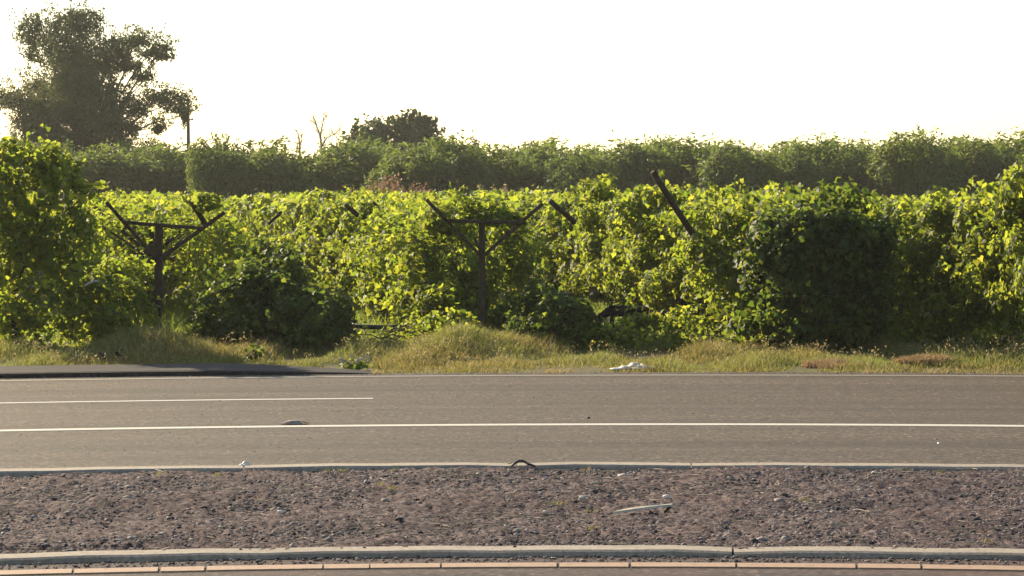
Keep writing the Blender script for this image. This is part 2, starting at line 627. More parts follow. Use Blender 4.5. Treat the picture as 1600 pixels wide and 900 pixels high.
tag(stones('edge_grit', 2600, 35.75, 36.35, .004, .013, lambda P: 0 * P[:, 0]), 'loose grit and crumbled asphalt along the far road edge', 'grit')

# kerbs: cast segments, butted with open joints
def kerb(name, r0, r1, h, joints, label=None):
    root = empty(name, (0, 0, 0))
    tag(root, kind='structure')
    js = [-PH] + joints + [PH]
    prof = [(r0 - .012, -.03), (r0 - .004, h * .72), (r0 + .018, h), (r1 - .02, h + .002), (r1, h * .8), (r1 + .004, -.03)]
    for a, b in zip(js[:-1], js[1:]):
        gap = .007 / r0 * random.uniform(.6, 1.7)
        a2, b2 = a + gap, b - gap
        n = max(3, int((b - a) * r0 / .35))
        v, f = [], []
        dz, dr = random.uniform(-.003, .003), random.uniform(-.006, .006)
        for i in range(n + 1):
            p = a2 + (b2 - a2) * i / n
            end = i in (0, n)
            for (r, z) in prof:
                wob = .004 * math.sin(p * 170 + r) + .003 * math.sin(p * 410)
                v.append(arc(r + dr + wob, p, (z + dz + wob * .5) - (.008 if end and z > .01 else 0)))
        k = len(prof)
        for i in range(n):
            for j in range(k - 1):
                q = i * k + j
                f.append((q, q + k, q + k + 1, q + 1))
        f.append(tuple(range(k)))
        f.append(tuple(n * k + j for j in range(k))[::-1])
        me = bpy.data.meshes.new('kerb_segment')
        me.from_pydata(v, [], f)
        me.materials.append(M['concrete'])
        me.update()
        link('kerb_segment', me, root)
    return root


def px_phi(px, r):        # bend angle of a picture column on radius r
    d = r + CY
    return math.atan2((px - 800) * d / FPX, d - CY)


kerb('near_kerb', 18.72, 18.95, .040, [px_phi(p, 18.8) for p in (-640, -60, 1144, 1960, 2500)])
kerb('far_kerb', 23.9, 24.13, .052, [px_phi(p, 24) for p in (-700, -150, 378, 805, 1080, 1720, 2260)])


# painted lines: sheets a few mm thick; the yellow one is broken by cracks into pieces
def line(name, mat, r0, r1, p0, p1, joints=(), z=.004):
    js = [p0] + list(joints) + [p1]
    if len(js) == 2:
        o = strip(name, mat, r0, r1, z, p0, p1, 90, .004)
        o['kind'] = 'structure'
        return o
    root = tag(empty(name), kind='structure')
    for a, b in zip(js[:-1], js[1:]):
        gp = .006 / r0 * random.uniform(.6, 1.6)
        dr = random.uniform(-.008, .008)
        strip('line_piece', mat, r0 + dr, r1 + dr, z, a + gp, b - gp, max(3, int((b - a) * 60)), z, root)
    return root


line('yellow_line', M['yellow_paint'], 18.20, 18.38, -PH, PH, [px_phi(p, 18.3) for p in (-260, -90, 110, 245, 318, 502, 575, 686, 870, 983, 1150, 1338, 1440, 1640, 1830)], z=.009)
line('white_line', M['white_paint'], 28.25, 28.45, -PH, PH)
line('lane_line', M['white_paint'], 31.83, 31.96, -PH * .6, px_phi(582, 31.9))
line('edge_line', M['cream_paint'], 35.44, 35.64, -PH, PH)

# raised asphalt apron along the far edge, running out to nothing
v, f = [], []
pa, pb_ = -PH * .5, px_phi(592, 36.2)
n = 60
for i in range(n + 1):
    p = pa + (pb_ - pa) * i / n
    t = max(0.0, min(1.0, (pb_ - p) / math.radians(3.2)))
    h = .004 + .062 * t ** .7
    w = .25 + 1.05 * min(1, t * 1.3)
    for (r, z) in ((36.0, -.02), (36.03, h * .8), (36.08, h), (36.08 + w, h + .004), (36.12 + w, -.03)):
        v.append(arc(r + .012 * math.sin(i * 1.9), p, z))
for i in range(n):
    for j in range(4):
        q = i * 5 + j
        f.append((q, q + 5, q + 6, q + 1))
f.append((n * 5, n * 5 + 1, n * 5 + 2, n * 5 + 3, n * 5 + 4))
me = bpy.data.meshes.new('asphalt_apron')
me.from_pydata(v, [], f)
me.materials.append(M['dark_asphalt'])
me.update()
tag(link('asphalt_apron', me), kind='structure')


# verge: bumpy strip of ground between road and vines
def verge_h(P):
    x, y = P[:, 0], P[:, 1]
    r = np.hypot(x, y - CY)
    ramp_ = np.clip((r - 36.2) / 1.2, 0, 1)
    h = .05 * snoise(P, .18, 1) + .03 * snoise(P, .6, 2)
    h = h + .21 * np.exp(-((x + .75) / .95) ** 2 - ((y - 38.0) / 1.1) ** 2)
    h = h + .20 * np.exp(-((x + 4.95) / .8) ** 2 - ((y - 37.6) / 1.0) ** 2)
    far = np.clip((y - 40.5) / 2, 0, 1)
    return -.025 + ramp_ * (.03 + np.maximum(h, -.02)) * (1 - far)


nx, ny = 300, 60
gx, gr = np.linspace(-math.radians(30), math.radians(30), nx), np.linspace(36.1, 46, ny)
A, R = np.meshgrid(gx, gr, indexing='ij')
P = np.stack([(R * np.sin(A)).ravel(), (CY + R * np.cos(A)).ravel(), np.zeros(nx * ny)], 1)
P[:, 2] = verge_h(P)
idx = np.arange(nx * ny).reshape(nx, ny)
F = np.stack([idx[:-1, :-1], idx[1:, :-1], idx[1:, 1:], idx[:-1, 1:]], -1).reshape(-1, 4)
tag(link('verge', np_mesh('verge', P, [F], M['verge_soil'], True)), kind='structure')


# ------------------------------------------------------------------ grass
def blade_arrays(P, H, lean, width, r):
    n = len(P)
    a = r.uniform(0, 6.28, n)
    W = np.stack([np.cos(a), np.sin(a), np.zeros(n)], 1) * (width / 2)[:, None]
    b = r.uniform(0, 6.28, n)
    L = np.stack([np.cos(b), np.sin(b), np.zeros(n)], 1) * (H * lean * r.uniform(.3, 1.3, n))[:, None]
    up = np.zeros((n, 3)); up[:, 2] = H
    V = np.stack([P - W, P + W, P + W * .8 + up * .6 + L * .4, P - W * .8 + up * .6 + L * .4, P + up * r.uniform(.8, 1, n)[:, None] + L], 1).reshape(-1, 3)
    o = (np.arange(n) * 5)[:, None]
    return V, [np.array([[0, 1, 2, 3]]) + o, np.array([[3, 2, 4]]) + o]


def grass(name, mat, n, sampler, hf, width=.008, lean=.75, zf=verge_h, seed=3):
    r = np.random.default_rng(seed)
    P = sampler(r, n)
    H = hf(P, r)
    k = H > .03
    P, H = P[k], H[k]
    P[:, 2] = zf(P) - .01
    V, F = blade_arrays(P, H, lean, r.uniform(.6, 1.4, len(P)) * width, r)
    return tag(link(name, np_mesh(name, V, F, mat)), kind='stuff')


def polar_sample(r0, r1, a0, a1):
    def f(r, n):
        rad = r.uniform(r0, r1, n); a = r.uniform(a0, a1, n)
        return np.stack([rad * np.sin(a), CY + rad * np.cos(a), np.zeros(n)], 1)
    return f


def tuft(sampler, per):
    def f(r, n):
        C = sampler(r, n // per)
        return np.repeat(C, per, 0) + np.concatenate([r.normal(size=((n // per) * per, 2)) * .05, np.zeros(((n // per) * per, 1))], 1)
    return f


def verge_grass_h(P, r):
    x, y = P[:, 0], P[:, 1]
    rad = np.hypot(x, y - CY)
    t = np.clip((rad - 36.15) / 1.6, 0, 1)
    h = (.04 + .08 * t) * np.clip(1 + .75 * snoise(P, .5, 3) + .35 * snoise(P, 1.4, 1), .1, 2.2) * r.uniform(.45, 1.25, len(P))
    h += .10 * np.exp(-((x + .75) / 1.0) ** 2 - ((y - 38) / 1.2) ** 2) * r.uniform(.3, 1, len(P))
    h += .11 * np.exp(-((x + 4.95) / .9) ** 2 - ((y - 37.6) / 1.1) ** 2) * r.uniform(.3, 1, len(P))
    apron = (x < -1.75) & (rad < 37.4 + .1 * snoise(P, 1.2, 2))
    h[apron] = 0
    return h


AV = math.radians(15)
tag(grass('verge_grass', M['grass'], 150000, tuft(polar_sample(36.18, 41.5, -AV, AV), 6), verge_grass_h),
    'dry yellow green grass growing on the verge beyond the road', 'grass')


def spill_h(P, r):
    return np.where(snoise(P, .9, 2) + .6 * snoise(P, 2.6, 1) > .25, .07 * r.uniform(.3, 1.3, len(P)), 0) * ((P[:, 0] > -1.75))


tag(grass('edge_grass', M['straw'], 9000, tuft(polar_sample(35.95, 36.3, -AV, AV), 7), spill_h, .008, 1.1, lambda P: 0 * P[:, 0], 15),
    'dead straw tufts spilling over the road edge', 'grass')


def weed_h(P, r):
    return np.clip(.16 + .16 * snoise(P, .45, 1), .06, .4) * r.uniform(.4, 1.2, len(P))


tag(grass('alley_grass', M['green_grass'], 60000, tuft(polar_sample(41.3, 62, -AV, AV), 6), weed_h, .016, .5, lambda P: np.where(P[:, 1] > 44, -.05, verge_h(P)), 5),
    'bright green grass and weeds growing in the alleys between the vine rows', 'grass')


def gravel_tufts(name, mat, n, per, h0, seed, label):
    r = np.random.default_rng(seed)
    rad = np.concatenate([r.uniform(23.3, 23.85, n // 2), r.uniform(19.0, 23.3, n - n // 2)]); a = r.uniform(-.25, .25, n)
    C_ = np.stack([rad * np.sin(a), CY + rad * np.cos(a), np.zeros(n)], 1)
    P = np.repeat(C_, per, 0) + np.concatenate([r.normal(size=(n * per, 2)) * .03, np.zeros((n * per, 1))], 1)
    P[:, 2] = bed_h(P)
    V, F = blade_arrays(P, h0 * r.uniform(.4, 1.2, len(P)), 1.0, r.uniform(.003, .007, len(P)), r)
    tag(link(name, np_mesh(name, V, F, mat)), label, 'weeds', kind='stuff')


gravel_tufts('gravel_weeds', M['grass'], 18, 18, .035, 91, 'tiny green weeds rooted in the median gravel')
gravel_tufts('dead_gravel_weeds', M['dull_straw'], 60, 20, .04, 92, 'tiny dead weed tufts rooted in the median gravel')


# seed heads: a feathery layer above the grass
def seed_heads(name, mat, n, sampler, base_h, seed):
    r = np.random.default_rng(seed)
    C = sampler(r, n)
    H = base_h(C, r) * 1.25
    k = H > .12
    C, H = C[k], H[k]
    C[:, 2] = verge_h(C) + H
    Q = np.repeat(C, 5, 0) + r.normal(size=(len(C) * 5, 3)) * np.array([.02, .02, .035])
    N = r.normal(size=Q.shape)
    return leaf_arrays(Q, N, r.uniform(.02, .045, len(Q)), slim=True, seed=seed, droop=-.8)


v_, f_ = seed_heads('seed_heads', M['straw'], 2600, polar_sample(36.3, 39.4, -AV, AV), verge_grass_h, 9)
tag(link('seed_heads', np_mesh('seed_heads', v_, f_, M['straw'])), 'pale feathery seed heads standing over the verge grass', 'grass', kind='stuff')


def patch(cx, cy, rx, ry):
    def f(r, n):
        a = r.uniform(0, 6.28, n); q = np.sqrt(r.uniform(0, 1, n))
        return np.stack([cx + rx * q * np.cos(a), cy + ry * q * np.sin(a), np.zeros(n)], 1)
    return f


for (px, d, rx, n, hh) in ((1440, 34.8, .36, 2200, .13), (1320, 34.75, .34, 1400, .09), (1290, 35.1, .3, 900, .12)):
    c = at(px, 500, d)
    tag(grass('dead_grass', M['brown_straw'], n, patch(c.x, c.y, rx, .25), lambda P, r, hh=hh: hh * r.uniform(.4, 1.2, len(P)), .012, .7, seed=px),
        {1440: 'reddish brown dead grass tuft in the shade at the road edge', 1320: 'low brown dead grass beside the reddish tuft', 1290: 'brown straw patch at the road edge before the dark vine end'}[px], 'dead grass')


# ------------------------------------------------------------------ vines
def lumps(P, a=.16):
    return a * (snoise(P, .55, 1) + .7 * snoise(P, 1.3, 2) + .4 * snoise(P, 2.7, 3))


def shoot_pts(r, start, direction, length, n, droop=.5, spread=.05):
    """points and normals of leaves along an arching cane"""
    d = np.array(direction, float); d /= np.linalg.norm(d)
    t = np.linspace(0.08, 1, n)
    P = np.array(start)[None] + d[None] * (t * length)[:, None]
    P[:, 2] -= droop * length * t ** 2 * .5
    P += r.normal(size=P.shape) * spread
    N = r.normal(size=P.shape) + np.array([0, 0, .7])
    return P, N, t


def row_vine(seed, n_leaf, size, half=1.25, sparse=1.0, top=1.98, shoots=26):
    """leaves of one vine of a row: flat top on the Y trellis, curtains hanging down both sides"""
    r = np.random.default_rng(seed)
    off = np.array([seed * 3.1, seed * 1.7, 0])
    Ps, Ns, Ss = [], [], []
    # top
    n1 = int(n_leaf * .30)
    P = np.stack([r.uniform(-1.05, 1.05, n1), r.uniform(-half, half, n1), np.zeros(n1)], 1)
    P[:, 2] = top + lumps(P + off, .11) + r.normal(size=n1) * .05 - np.abs(r.normal(size=n1)) * .07
    N = np.stack([P[:, 0] * .3, np.zeros(n1), np.ones(n1)], 1) + r.normal(size=(n1, 3)) * .6
    Ps.append(P); Ns.append(N)
    # sides
    for s in (-1, 1):
        n2 = int(n_leaf * .30)
        y = r.uniform(-half, half, n2)
        zlow = .55 + .42 * snoise(np.stack([y * 0 + s, y, y * 0], 1) + off, .45, 2)
        u = r.uniform(0, 1, n2) ** .85
        z = top - .02 - u * (top - np.clip(zlow, .05, 1.1))
        P = np.stack([np.full(n2, s * 1.0), y, z], 1)
        P[:, 0] += s * (lumps(P + off, .24) - .20 * u) - s * np.abs(r.normal(size=n2)) * .17
        N = np.stack([np.full(n2, float(s)), np.zeros(n2), np.full(n2, .35)], 1) + r.normal(size=(n2, 3)) * .55
        k = snoise(P + off, .9, 4) + .4 * snoise(P + off, 2.2, 1) > -.34
        Ps.append(P[k]); Ns.append(N[k])
    # inside
    n3 = int(n_leaf * .12)
    P = np.stack([r.uniform(-.9, .9, n3), r.uniform(-half, half, n3), r.uniform(.9, 1.9, n3)], 1)
    Ps.append(P); Ns.append(r.normal(size=(n3, 3)))
    for i in range(shoots):
        s = r.choice([-1, 1])
        if r.uniform() < .55:
            p, nn, t = shoot_pts(r, (r.uniform(-1, 1), r.uniform(-half, half), top), (r.normal() * .5, r.normal() * .5, 1), r.uniform(.15, .42), max(4, int(9 * .12 / size)), .3)
        else:
            p, nn, t = shoot_pts(r, (s * 1.0, r.uniform(-half, half), r.uniform(1.2, top)), (s * .8, r.normal() * .5, .2), r.uniform(.3, .7), max(5, int(12 * .12 / size)), 1.8)
        Ps.append(p); Ns.append(nn)
    # swags: bunched canes that stand proud of the curtains and shade what is under them
    for i in range(20):
        s = r.choice([-1, 1])
        c = np.array([s * r.uniform(.95, 1.42), r.uniform(-half, half), r.uniform(.6, top + .08)])
        rad = np.array([.20, r.uniform(.16, .34), r.uniform(.14, .36)])
        m = int(n_leaf * .018)
        D = unit(r.normal(size=(m, 3)))
        Ps.append(c + D * rad * (1 - np.abs(r.normal(size=(m, 1))) * .3))
        Ns.append(D + np.array([s * .5, 0, .4]) + r.normal(size=(m, 3)) * .5)
    P = np.concatenate(Ps); N = np.concatenate(Ns)
    P[:, 2] = np.maximum(P[:, 2], .03)
    return P, N, r.uniform(.4, 1.3, len(P)) * size


def trunk_geo(seed, lod=True):
    r = random.Random(seed)
    g = Geo()
    x = y = 0.0
    pts, rad = [(0, 0, -.08)], [.055]
    for i in range(1, 7):
        x += r.uniform(-.045, .045); y += r.uniform(-.05, .05)
        pts.append((x, y, i * .17)); rad.append(.048 - .003 * i)
    g.tube(pts, rad, 7)
    if lod:
        for s in (-1, 1):
            g.tube([pts[-1], (x + s * .25, y + .1, 1.35), (x + s * .6, y + .25 * s, 1.62), (x + s * .9, y + .5 * s, 1.82)], [.032, .026, .02, .012], 6)
            g.tube([pts[-1], (x + s * .1, y - .3 * s, 1.3), (x + s * .5, y - .7 * s, 1.7)], [.025, .018, .01], 5)
    return g


HI, LO, SPARSE = [], [], []
SPARSE = []
for s in range(5):
    P, N, S_ = row_vine(11 + s, 9000, .078)
    HI.append((leaf_mesh('vine_foliage', M['vine_leaf'], P, N, S_, seed=s), trunk_geo(s).mesh('vine_trunk', M['vine_bark'], True)))
for s in range(4):
    P, N, S_ = row_vine(31 + s, 1900, .16, shoots=12)
    LO.append((leaf_mesh('vine_foliage', M['vine_leaf'], P, N, S_, seed=20 + s), trunk_geo(40 + s, False).mesh('vine_trunk', M['vine_bark'], True)))

for s in range(2):
    P, N, S_ = row_vine(51 + s, 2700, .085, shoots=34)
    SPARSE.append((leaf_mesh('vine_foliage', M['vine_leaf'], P, N, S_, seed=60 + s), trunk_geo(60 + s).mesh('vine_trunk', M['vine_bark'], True)))

ROW_DIR = math.atan(.139)         # rows run 8 degrees off the view axis
ROW_X = {-3: -14.65, -2: -9.91, -1: -5.17, 0: -.44, 1: 4.41, 2: 7.7, 3: 13.0}
ROW_WORD = {-3: 'row beyond the tall bush', -2: 'row behind the tall bush by the road', -1: 'row of the first Y-shaped post',
            0: 'row of the second Y-shaped post', 1: 'row with the dark shaded end', 2: 'row past the dark shaded vine end', 3: 'outermost row past the dark vine end'}


def row_pt(k, s):
    """point s metres into row k from its end post"""
    return Vector((ROW_X[k] - math.sin(ROW_DIR) * s, 40 + math.cos(ROW_DIR) * s, -.03))


def place_vine(k, j, s, lo, label, group=None):
    me_f, me_t = (LO if lo else HI)[(j * 3 + k * 2 + 40) % (4 if lo else 5)]
    if (k, j) in ((-1, 0), (-1, 1), (-1, 2), (0, 0)): me_f, me_t = SPARSE[j % 2]
    t = empty('grapevine', row_pt(k, s), ROW_DIR + (math.pi if (j + k) % 2 else 0))
    sc = random.choice([.92, .95, .97, .99, 1.05]) + random.uniform(-.02, .02)
    t.scale = (random.uniform(.88, 1.10), 1, sc)
    t.location.x += random.uniform(-.14, .14)
    t.rotation_euler.z += random.uniform(-.10, .10)
    tag(t, label, 'grapevine', group)
    link('foliage', me_f, t)
    link('trunk', me_t, t)
    return t


for k in ROW_X:
    first = {-3: 8, -2: 4, -1: 0, 0: 0, 1: 0, 2: 0, 3: 6}[k]
    start = {-1: 7.0, 0: 4.4, 2: -3.3}.get(k, 1.35)
    for j in range(first, 33):
        s = start + 2.2 * j
        if j == 0:
            lab, grp = 'trellised grapevine at the road end of the ' + ROW_WORD[k], 'grapevines at the row ends'
        elif j == 1:
            lab, grp = 'trellised grapevine, second from the road in the ' + ROW_WORD[k], 'grapevines at the row ends'
        else:
            lab, grp = 'leafy trellised grapevine deep in the ' + ROW_WORD[k], 'grapevines deep in the ' + ROW_WORD[k]
        v_ = place_vine(k, j, s, s > 24, lab, grp)
        if k == 2 and j < 3: v_.scale.z = (1.28, 1.12, 1.04)[j]


# sprawling masses, built from lumpy ellipsoids of leaves
def blob_leaves(r, blobs, size, depth=.26, up=.35, slim=False):
    Ps, Ns = [], []
    size = size * .68
    for (c, rad, n) in blobs:
        n = int(n * 1.35)
        c, rad = np.array(c, float), np.array(rad, float)
        D = unit(r.normal(size=(n, 3)))
        q = 1 - np.abs(r.normal(size=n)) * depth
        P = c + D * rad * q[:, None]
        P += D * lumps(P, .22)[:, None] * np.minimum(1, rad.min() * 1.6)
        for i in range(n // 110):          # short canes that break the outline
            dv = unit(r.normal(size=(1, 3)) * np.array([1, 1, .8]))[0]
            p_, n_, t_ = shoot_pts(r, c + dv * rad * .8, dv + np.array([0, 0, .35]), r.uniform(.22, .72), int(r.integers(6, 15)), r.uniform(.2, 1.4), .04)
            p_[:, 2] = np.maximum(p_[:, 2], .04)
            Ps.append(p_); Ns.append(n_)
        for i in range(n // 260):          # bunches that stand proud and catch the sun
            dv = unit(r.normal(size=(1, 3)) * np.array([1, 1, .9]) + np.array([0, 0, .3]))[0]
            m = 60
            Dm = unit(r.normal(size=(m, 3)))
            p_ = c + dv * (rad + .06) + Dm * np.array([r.uniform(.12, .3), .2, r.uniform(.1, .26)]) * (1 - np.abs(r.normal(size=(m, 1))) * .3)
            p_[:, 2] = np.maximum(p_[:, 2], .04)
            Ps.append(p_); Ns.append(Dm + np.array([0, 0, .5]) + r.normal(size=(m, 3)) * .5)
        N = D / rad * rad.min() + np.array([0, 0, up]) + r.normal(size=(n, 3)) * .55
        keep = (P[:, 2] > .02) & (snoise(P, .9, 4) + .5 * snoise(P, 2.3, 1) > -.55)
        Ps.append(P[keep]); Ns.append(N[keep])
    P, N = np.concatenate(Ps), np.concatenate(Ns)
    return P, N, r.uniform(.55, 1.2, len(P)) * size


def sprawl(name, label, cat, blobs, size, mat, shoots=(), seed=1, stems=None, group=None, slim=False):
    r = np.random.default_rng(seed)
    P, N, S_ = blob_leaves(r, blobs, size, slim=slim)
    Ps, Ns, Ss = [P], [N], [S_]
    sg = Geo()
    for (st, dr, ln, n, dp) in shoots:
        p, nn, t = shoot_pts(r, st, dr, ln, n, dp, .045)
        Ps.append(p); Ns.append(nn); Ss.append(size * (1.15 - .6 * t))
        c = [Vector(st) + Vector(dr).normalized() * (q * ln) - Vector((0, 0, dp * ln * q * q * .5)) for q in (0, .3, .6, .98)]
        sg.tube(c, [.011, .009, .006, .003], 5)
    P, N, S_ = np.concatenate(Ps), np.concatenate(Ns), np.concatenate(Ss)
    x0 = Vector((float(np.mean(P[:, 0])), float(np.mean(P[:, 1])), 0))
    root = empty(name, x0)
    tag(root, label, cat, group)
    base = np.array(x0)
    link('foliage', leaf_mesh('foliage', mat, P - base, N, S_, seed=seed, slim=slim), root)
    for st in (stems or []):
        Geo().tube([Vector(q) - x0 for q in st[0]], st[1], 7).build('stem', M['vine_bark'], root, True)
    if sg.v:
        sg.v = [Vector(v) - x0 for v in sg.v]
        sg.build('canes', M['vine_bark'], root, True)['kind'] = 'stuff'
    return root


def B(px, py, d, rpx, rpy, rd, n):
    """ellipsoid centred behind a picture point; radii given in pixels at that distance"""
    s = d / FPX
    return (tuple(at(px, py, d)), (rpx * s, rd, rpy * s), n)


# dense dark end of the third row, hanging to the ground
x1 = ROW_X[1]
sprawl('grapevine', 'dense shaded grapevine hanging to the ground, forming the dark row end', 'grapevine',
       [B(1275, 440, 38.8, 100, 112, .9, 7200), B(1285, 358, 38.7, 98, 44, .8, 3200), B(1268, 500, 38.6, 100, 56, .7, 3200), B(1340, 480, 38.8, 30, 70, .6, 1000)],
       .125, M['shade_tinted_leaf'],
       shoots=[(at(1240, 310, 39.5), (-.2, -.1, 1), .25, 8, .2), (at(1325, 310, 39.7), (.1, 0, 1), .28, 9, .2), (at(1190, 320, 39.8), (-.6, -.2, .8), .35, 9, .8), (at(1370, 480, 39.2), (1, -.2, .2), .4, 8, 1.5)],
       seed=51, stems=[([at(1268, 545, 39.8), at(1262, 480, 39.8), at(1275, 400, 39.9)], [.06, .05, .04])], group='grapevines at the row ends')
# lit skirts on the near side of the third row, left of the dark end
sprawl('grapevine', 'sunlit yellow green grapevine spilling low beside the dark row end', 'grapevine',
       [B(1090, 525, 40.0, 50, 26, .7, 700), B(1130, 430, 40.6, 34, 60, 1.2, 1000), B(1110, 340, 41.5, 50, 26, 1.0, 700), B(1098, 398, 40.2, 30, 34, .35, 420)],
       .12, M['vine_leaf'], seed=52, group='grapevines at the row ends',
       shoots=[(at(1025, 500, 40), (-1, -.1, .3), .4, 9, 1.2)])
# tips and low growth of the row past the dark end
sprawl('grapevine', 'sunlit vine shoots climbing highest over the row past the dark vine end', 'grapevine',
       [B(1590, 320, 38.5, 46, 34, .6, 1000), B(1625, 300, 38, 40, 40, .6, 900)],
       .12, M['vine_leaf'], seed=53, group='grapevines at the row ends',
       shoots=[(at(1585, 300, 38.4), (-.1, 0, 1), .36, 12, .2), (at(1600, 290, 38.4), (.2, 0, 1), .36, 12, .2), (at(1530, 320, 39.5), (-.3, 0, 1), .3, 9, .3), (at(1560, 315, 39.5), (-.6, 0, .8), .35, 9, .6)])
sprawl('vine_clump', 'bright feathery weeds and vine spilling down past the dark vine end', 'bush',
       [B(1425, 520, 41.0, 46, 26, .5, 800), B(1500, 520, 39.6, 60, 22, .6, 800), B(1580, 530, 38.2, 60, 20, .6, 700), B(1455, 440, 40.4, 40, 56, .3, 800), B(1500, 490, 39.4, 44, 36, .3, 600), B(1425, 400, 41.4, 34, 50, .3, 600), B(1540, 440, 38.9, 34, 60, .3, 600)], .10, M['vine_leaf'], seed=64)
# dark mounds at the feet of the rows
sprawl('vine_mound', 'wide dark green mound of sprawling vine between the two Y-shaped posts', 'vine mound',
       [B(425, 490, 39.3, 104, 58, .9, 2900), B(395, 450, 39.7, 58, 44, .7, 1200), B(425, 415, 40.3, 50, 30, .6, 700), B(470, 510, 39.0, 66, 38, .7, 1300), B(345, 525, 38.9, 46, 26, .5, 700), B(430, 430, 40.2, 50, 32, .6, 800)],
       .12, M['shade_tinted_leaf'], seed=54,
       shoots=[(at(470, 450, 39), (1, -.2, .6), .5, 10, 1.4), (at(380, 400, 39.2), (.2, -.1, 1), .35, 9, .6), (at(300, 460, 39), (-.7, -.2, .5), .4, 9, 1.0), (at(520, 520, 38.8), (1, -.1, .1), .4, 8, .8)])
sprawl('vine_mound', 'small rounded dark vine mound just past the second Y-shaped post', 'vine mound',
       [B(868, 505, 39.4, 52, 42, .55, 1900), B(830, 520, 39.2, 40, 26, .45, 800), B(850, 475, 39.8, 50, 22, .5, 700)], .105, M['shade_tinted_leaf'], seed=55)
sprawl('vine_mound', 'low leafy vine clump sprawling round the base of the second Y-shaped post', 'vine mound',
       [B(690, 470, 40.9, 50, 34, .6, 1400), B(700, 500, 40.4, 46, 22, .5, 900), B(800, 495, 40.6, 36, 30, .5, 800)], .115, M['vine_leaf'], seed=56)
sprawl('grapevine', 'ragged grapevine with sunlit clumps hanging just behind the second Y-shaped post', 'grapevine',
       [B(700, 345, 41.6, 46, 22, .6, 900), B(660, 400, 41.8, 42, 36, .6, 1000), B(735, 420, 41.2, 46, 26, .5, 800), B(650, 470, 41.4, 36, 30, .5, 700), B(770, 340, 42, 50, 18, .6, 700), B(800, 400, 42.2, 34, 50, .6, 1000), B(715, 460, 41.6, 40, 20, .5, 600)],
       .115, M['vine_leaf'], seed=63, group='grapevines at the row ends', stems=[([at(752, 530, 41.4), at(748, 470, 41.4), at(756, 400, 41.5), at(730, 350, 41.6)], [.05, .04, .03, .015])])
sprawl('vine_clump', 'low leafy growth half covering the blackened fallen branch', 'bush',
       [B(1005, 500, 39.7, 34, 14, .3, 260), B(955, 522, 39.4, 46, 12, .3, 300)], .095, M['vine_leaf'], seed=66)
# tall bush at the left
sprawl('vine_bush', 'tall overgrown bush of vine with bright shoots standing by the road', 'bush',
       [B(50, 330, 38.6, 66, 60, .5, 594), B(15, 420, 38.6, 85, 70, .55, 660), B(95, 400, 38.8, 60, 66, .5, 594), B(80, 480, 38.6, 84, 46, .6, 726), B(-20, 500, 38.4, 80, 46, .6, 594), B(15, 268, 38.7, 56, 44, .5, 462), B(78, 258, 38.7, 30, 28, .4, 250), B(145, 480, 38.9, 42, 42, .5, 528), B(-10, 310, 38.7, 46, 56, .5, 462), B(125, 330, 38.9, 26, 50, .4, 297)],
       .125, M['vine_leaf'], seed=57,
       shoots=[(at(75, 262, 38.6), (.25, 0, 1), .42, 15, .5), (at(85, 265, 38.6), (.6, -.1, .8), .5, 15, .9), (at(100, 330, 38.5), (1, -.1, .9), .85, 20, .5), (at(20, 250, 38.6), (-.1, 0, 1), .4, 13, .3),
               (at(45, 250, 38.6), (.2, 0, 1), .3, 10, .3), (at(110, 300, 38.5), (1, -.1, .55), .5, 13, 1.2), (at(110, 420, 38.0), (1, -.2, .1), .55, 14, 1.0), (at(60, 440, 37.8), (.8, -.3, .2), .6, 14, 1.5),
               *[(at(random.uniform(-10, 125), random.uniform(250, 420), 38.3), (random.uniform(-.3, .9), -.25, random.uniform(.3, 1)), random.uniform(.3, .62), 13, random.uniform(.3, 1.2)) for _ in range(22)], (at(0, 240, 38.6), (-.4, 0, 1), .3, 10, .3), (at(150, 480, 38.4), (1, -.1, .1), .5, 13, .9)],
       stems=[([at(22, 540, 38.6), at(24, 460, 38.7), at(20, 330, 38.7), at(30, 270, 38.7)], [.07, .06, .045, .02]), ([at(24, 440, 38.7), at(70, 350, 38.6), at(90, 280, 38.6)], [.04, .03, .012])])
sprawl('vine_clump', 'bright young leafy clump growing beside the first Y-shaped post', 'bush',
       [B(185, 490, 39.3, 40, 40, .45, 900), B(185, 440, 39.9, 40, 46, .5, 900), B(178, 525, 38.9, 36, 20, .4, 450)], .105, M['vine_leaf'], seed=58,
       shoots=[(at(190, 500, 38.9), (-.3, -.2, 1), .45, 11, .5), (at(205, 480, 39.1), (.2, -.1, 1), .4, 10, .5)])
# vine arms tangled over the first post
sprawl('grapevine', 'leafy vine tip curling up over the first Y-shaped post', 'grapevine',
       [B(324, 312, 42.3, 22, 13, .3, 200)], .11, M['vine_leaf'], seed=59, group='grapevines at the row ends',
       shoots=[(at(318, 318, 42), (-.3, 0, 1), .25, 8, .8)])
sprawl('grapevine', 'bushy vine tip standing above its row beside the leaning pole', 'grapevine',
       [B(922, 300, 47, 30, 16, .5, 420), B(1032, 306, 44, 26, 14, .4, 300)], .12, M['vine_leaf'], seed=60, group='grapevines at the row ends')

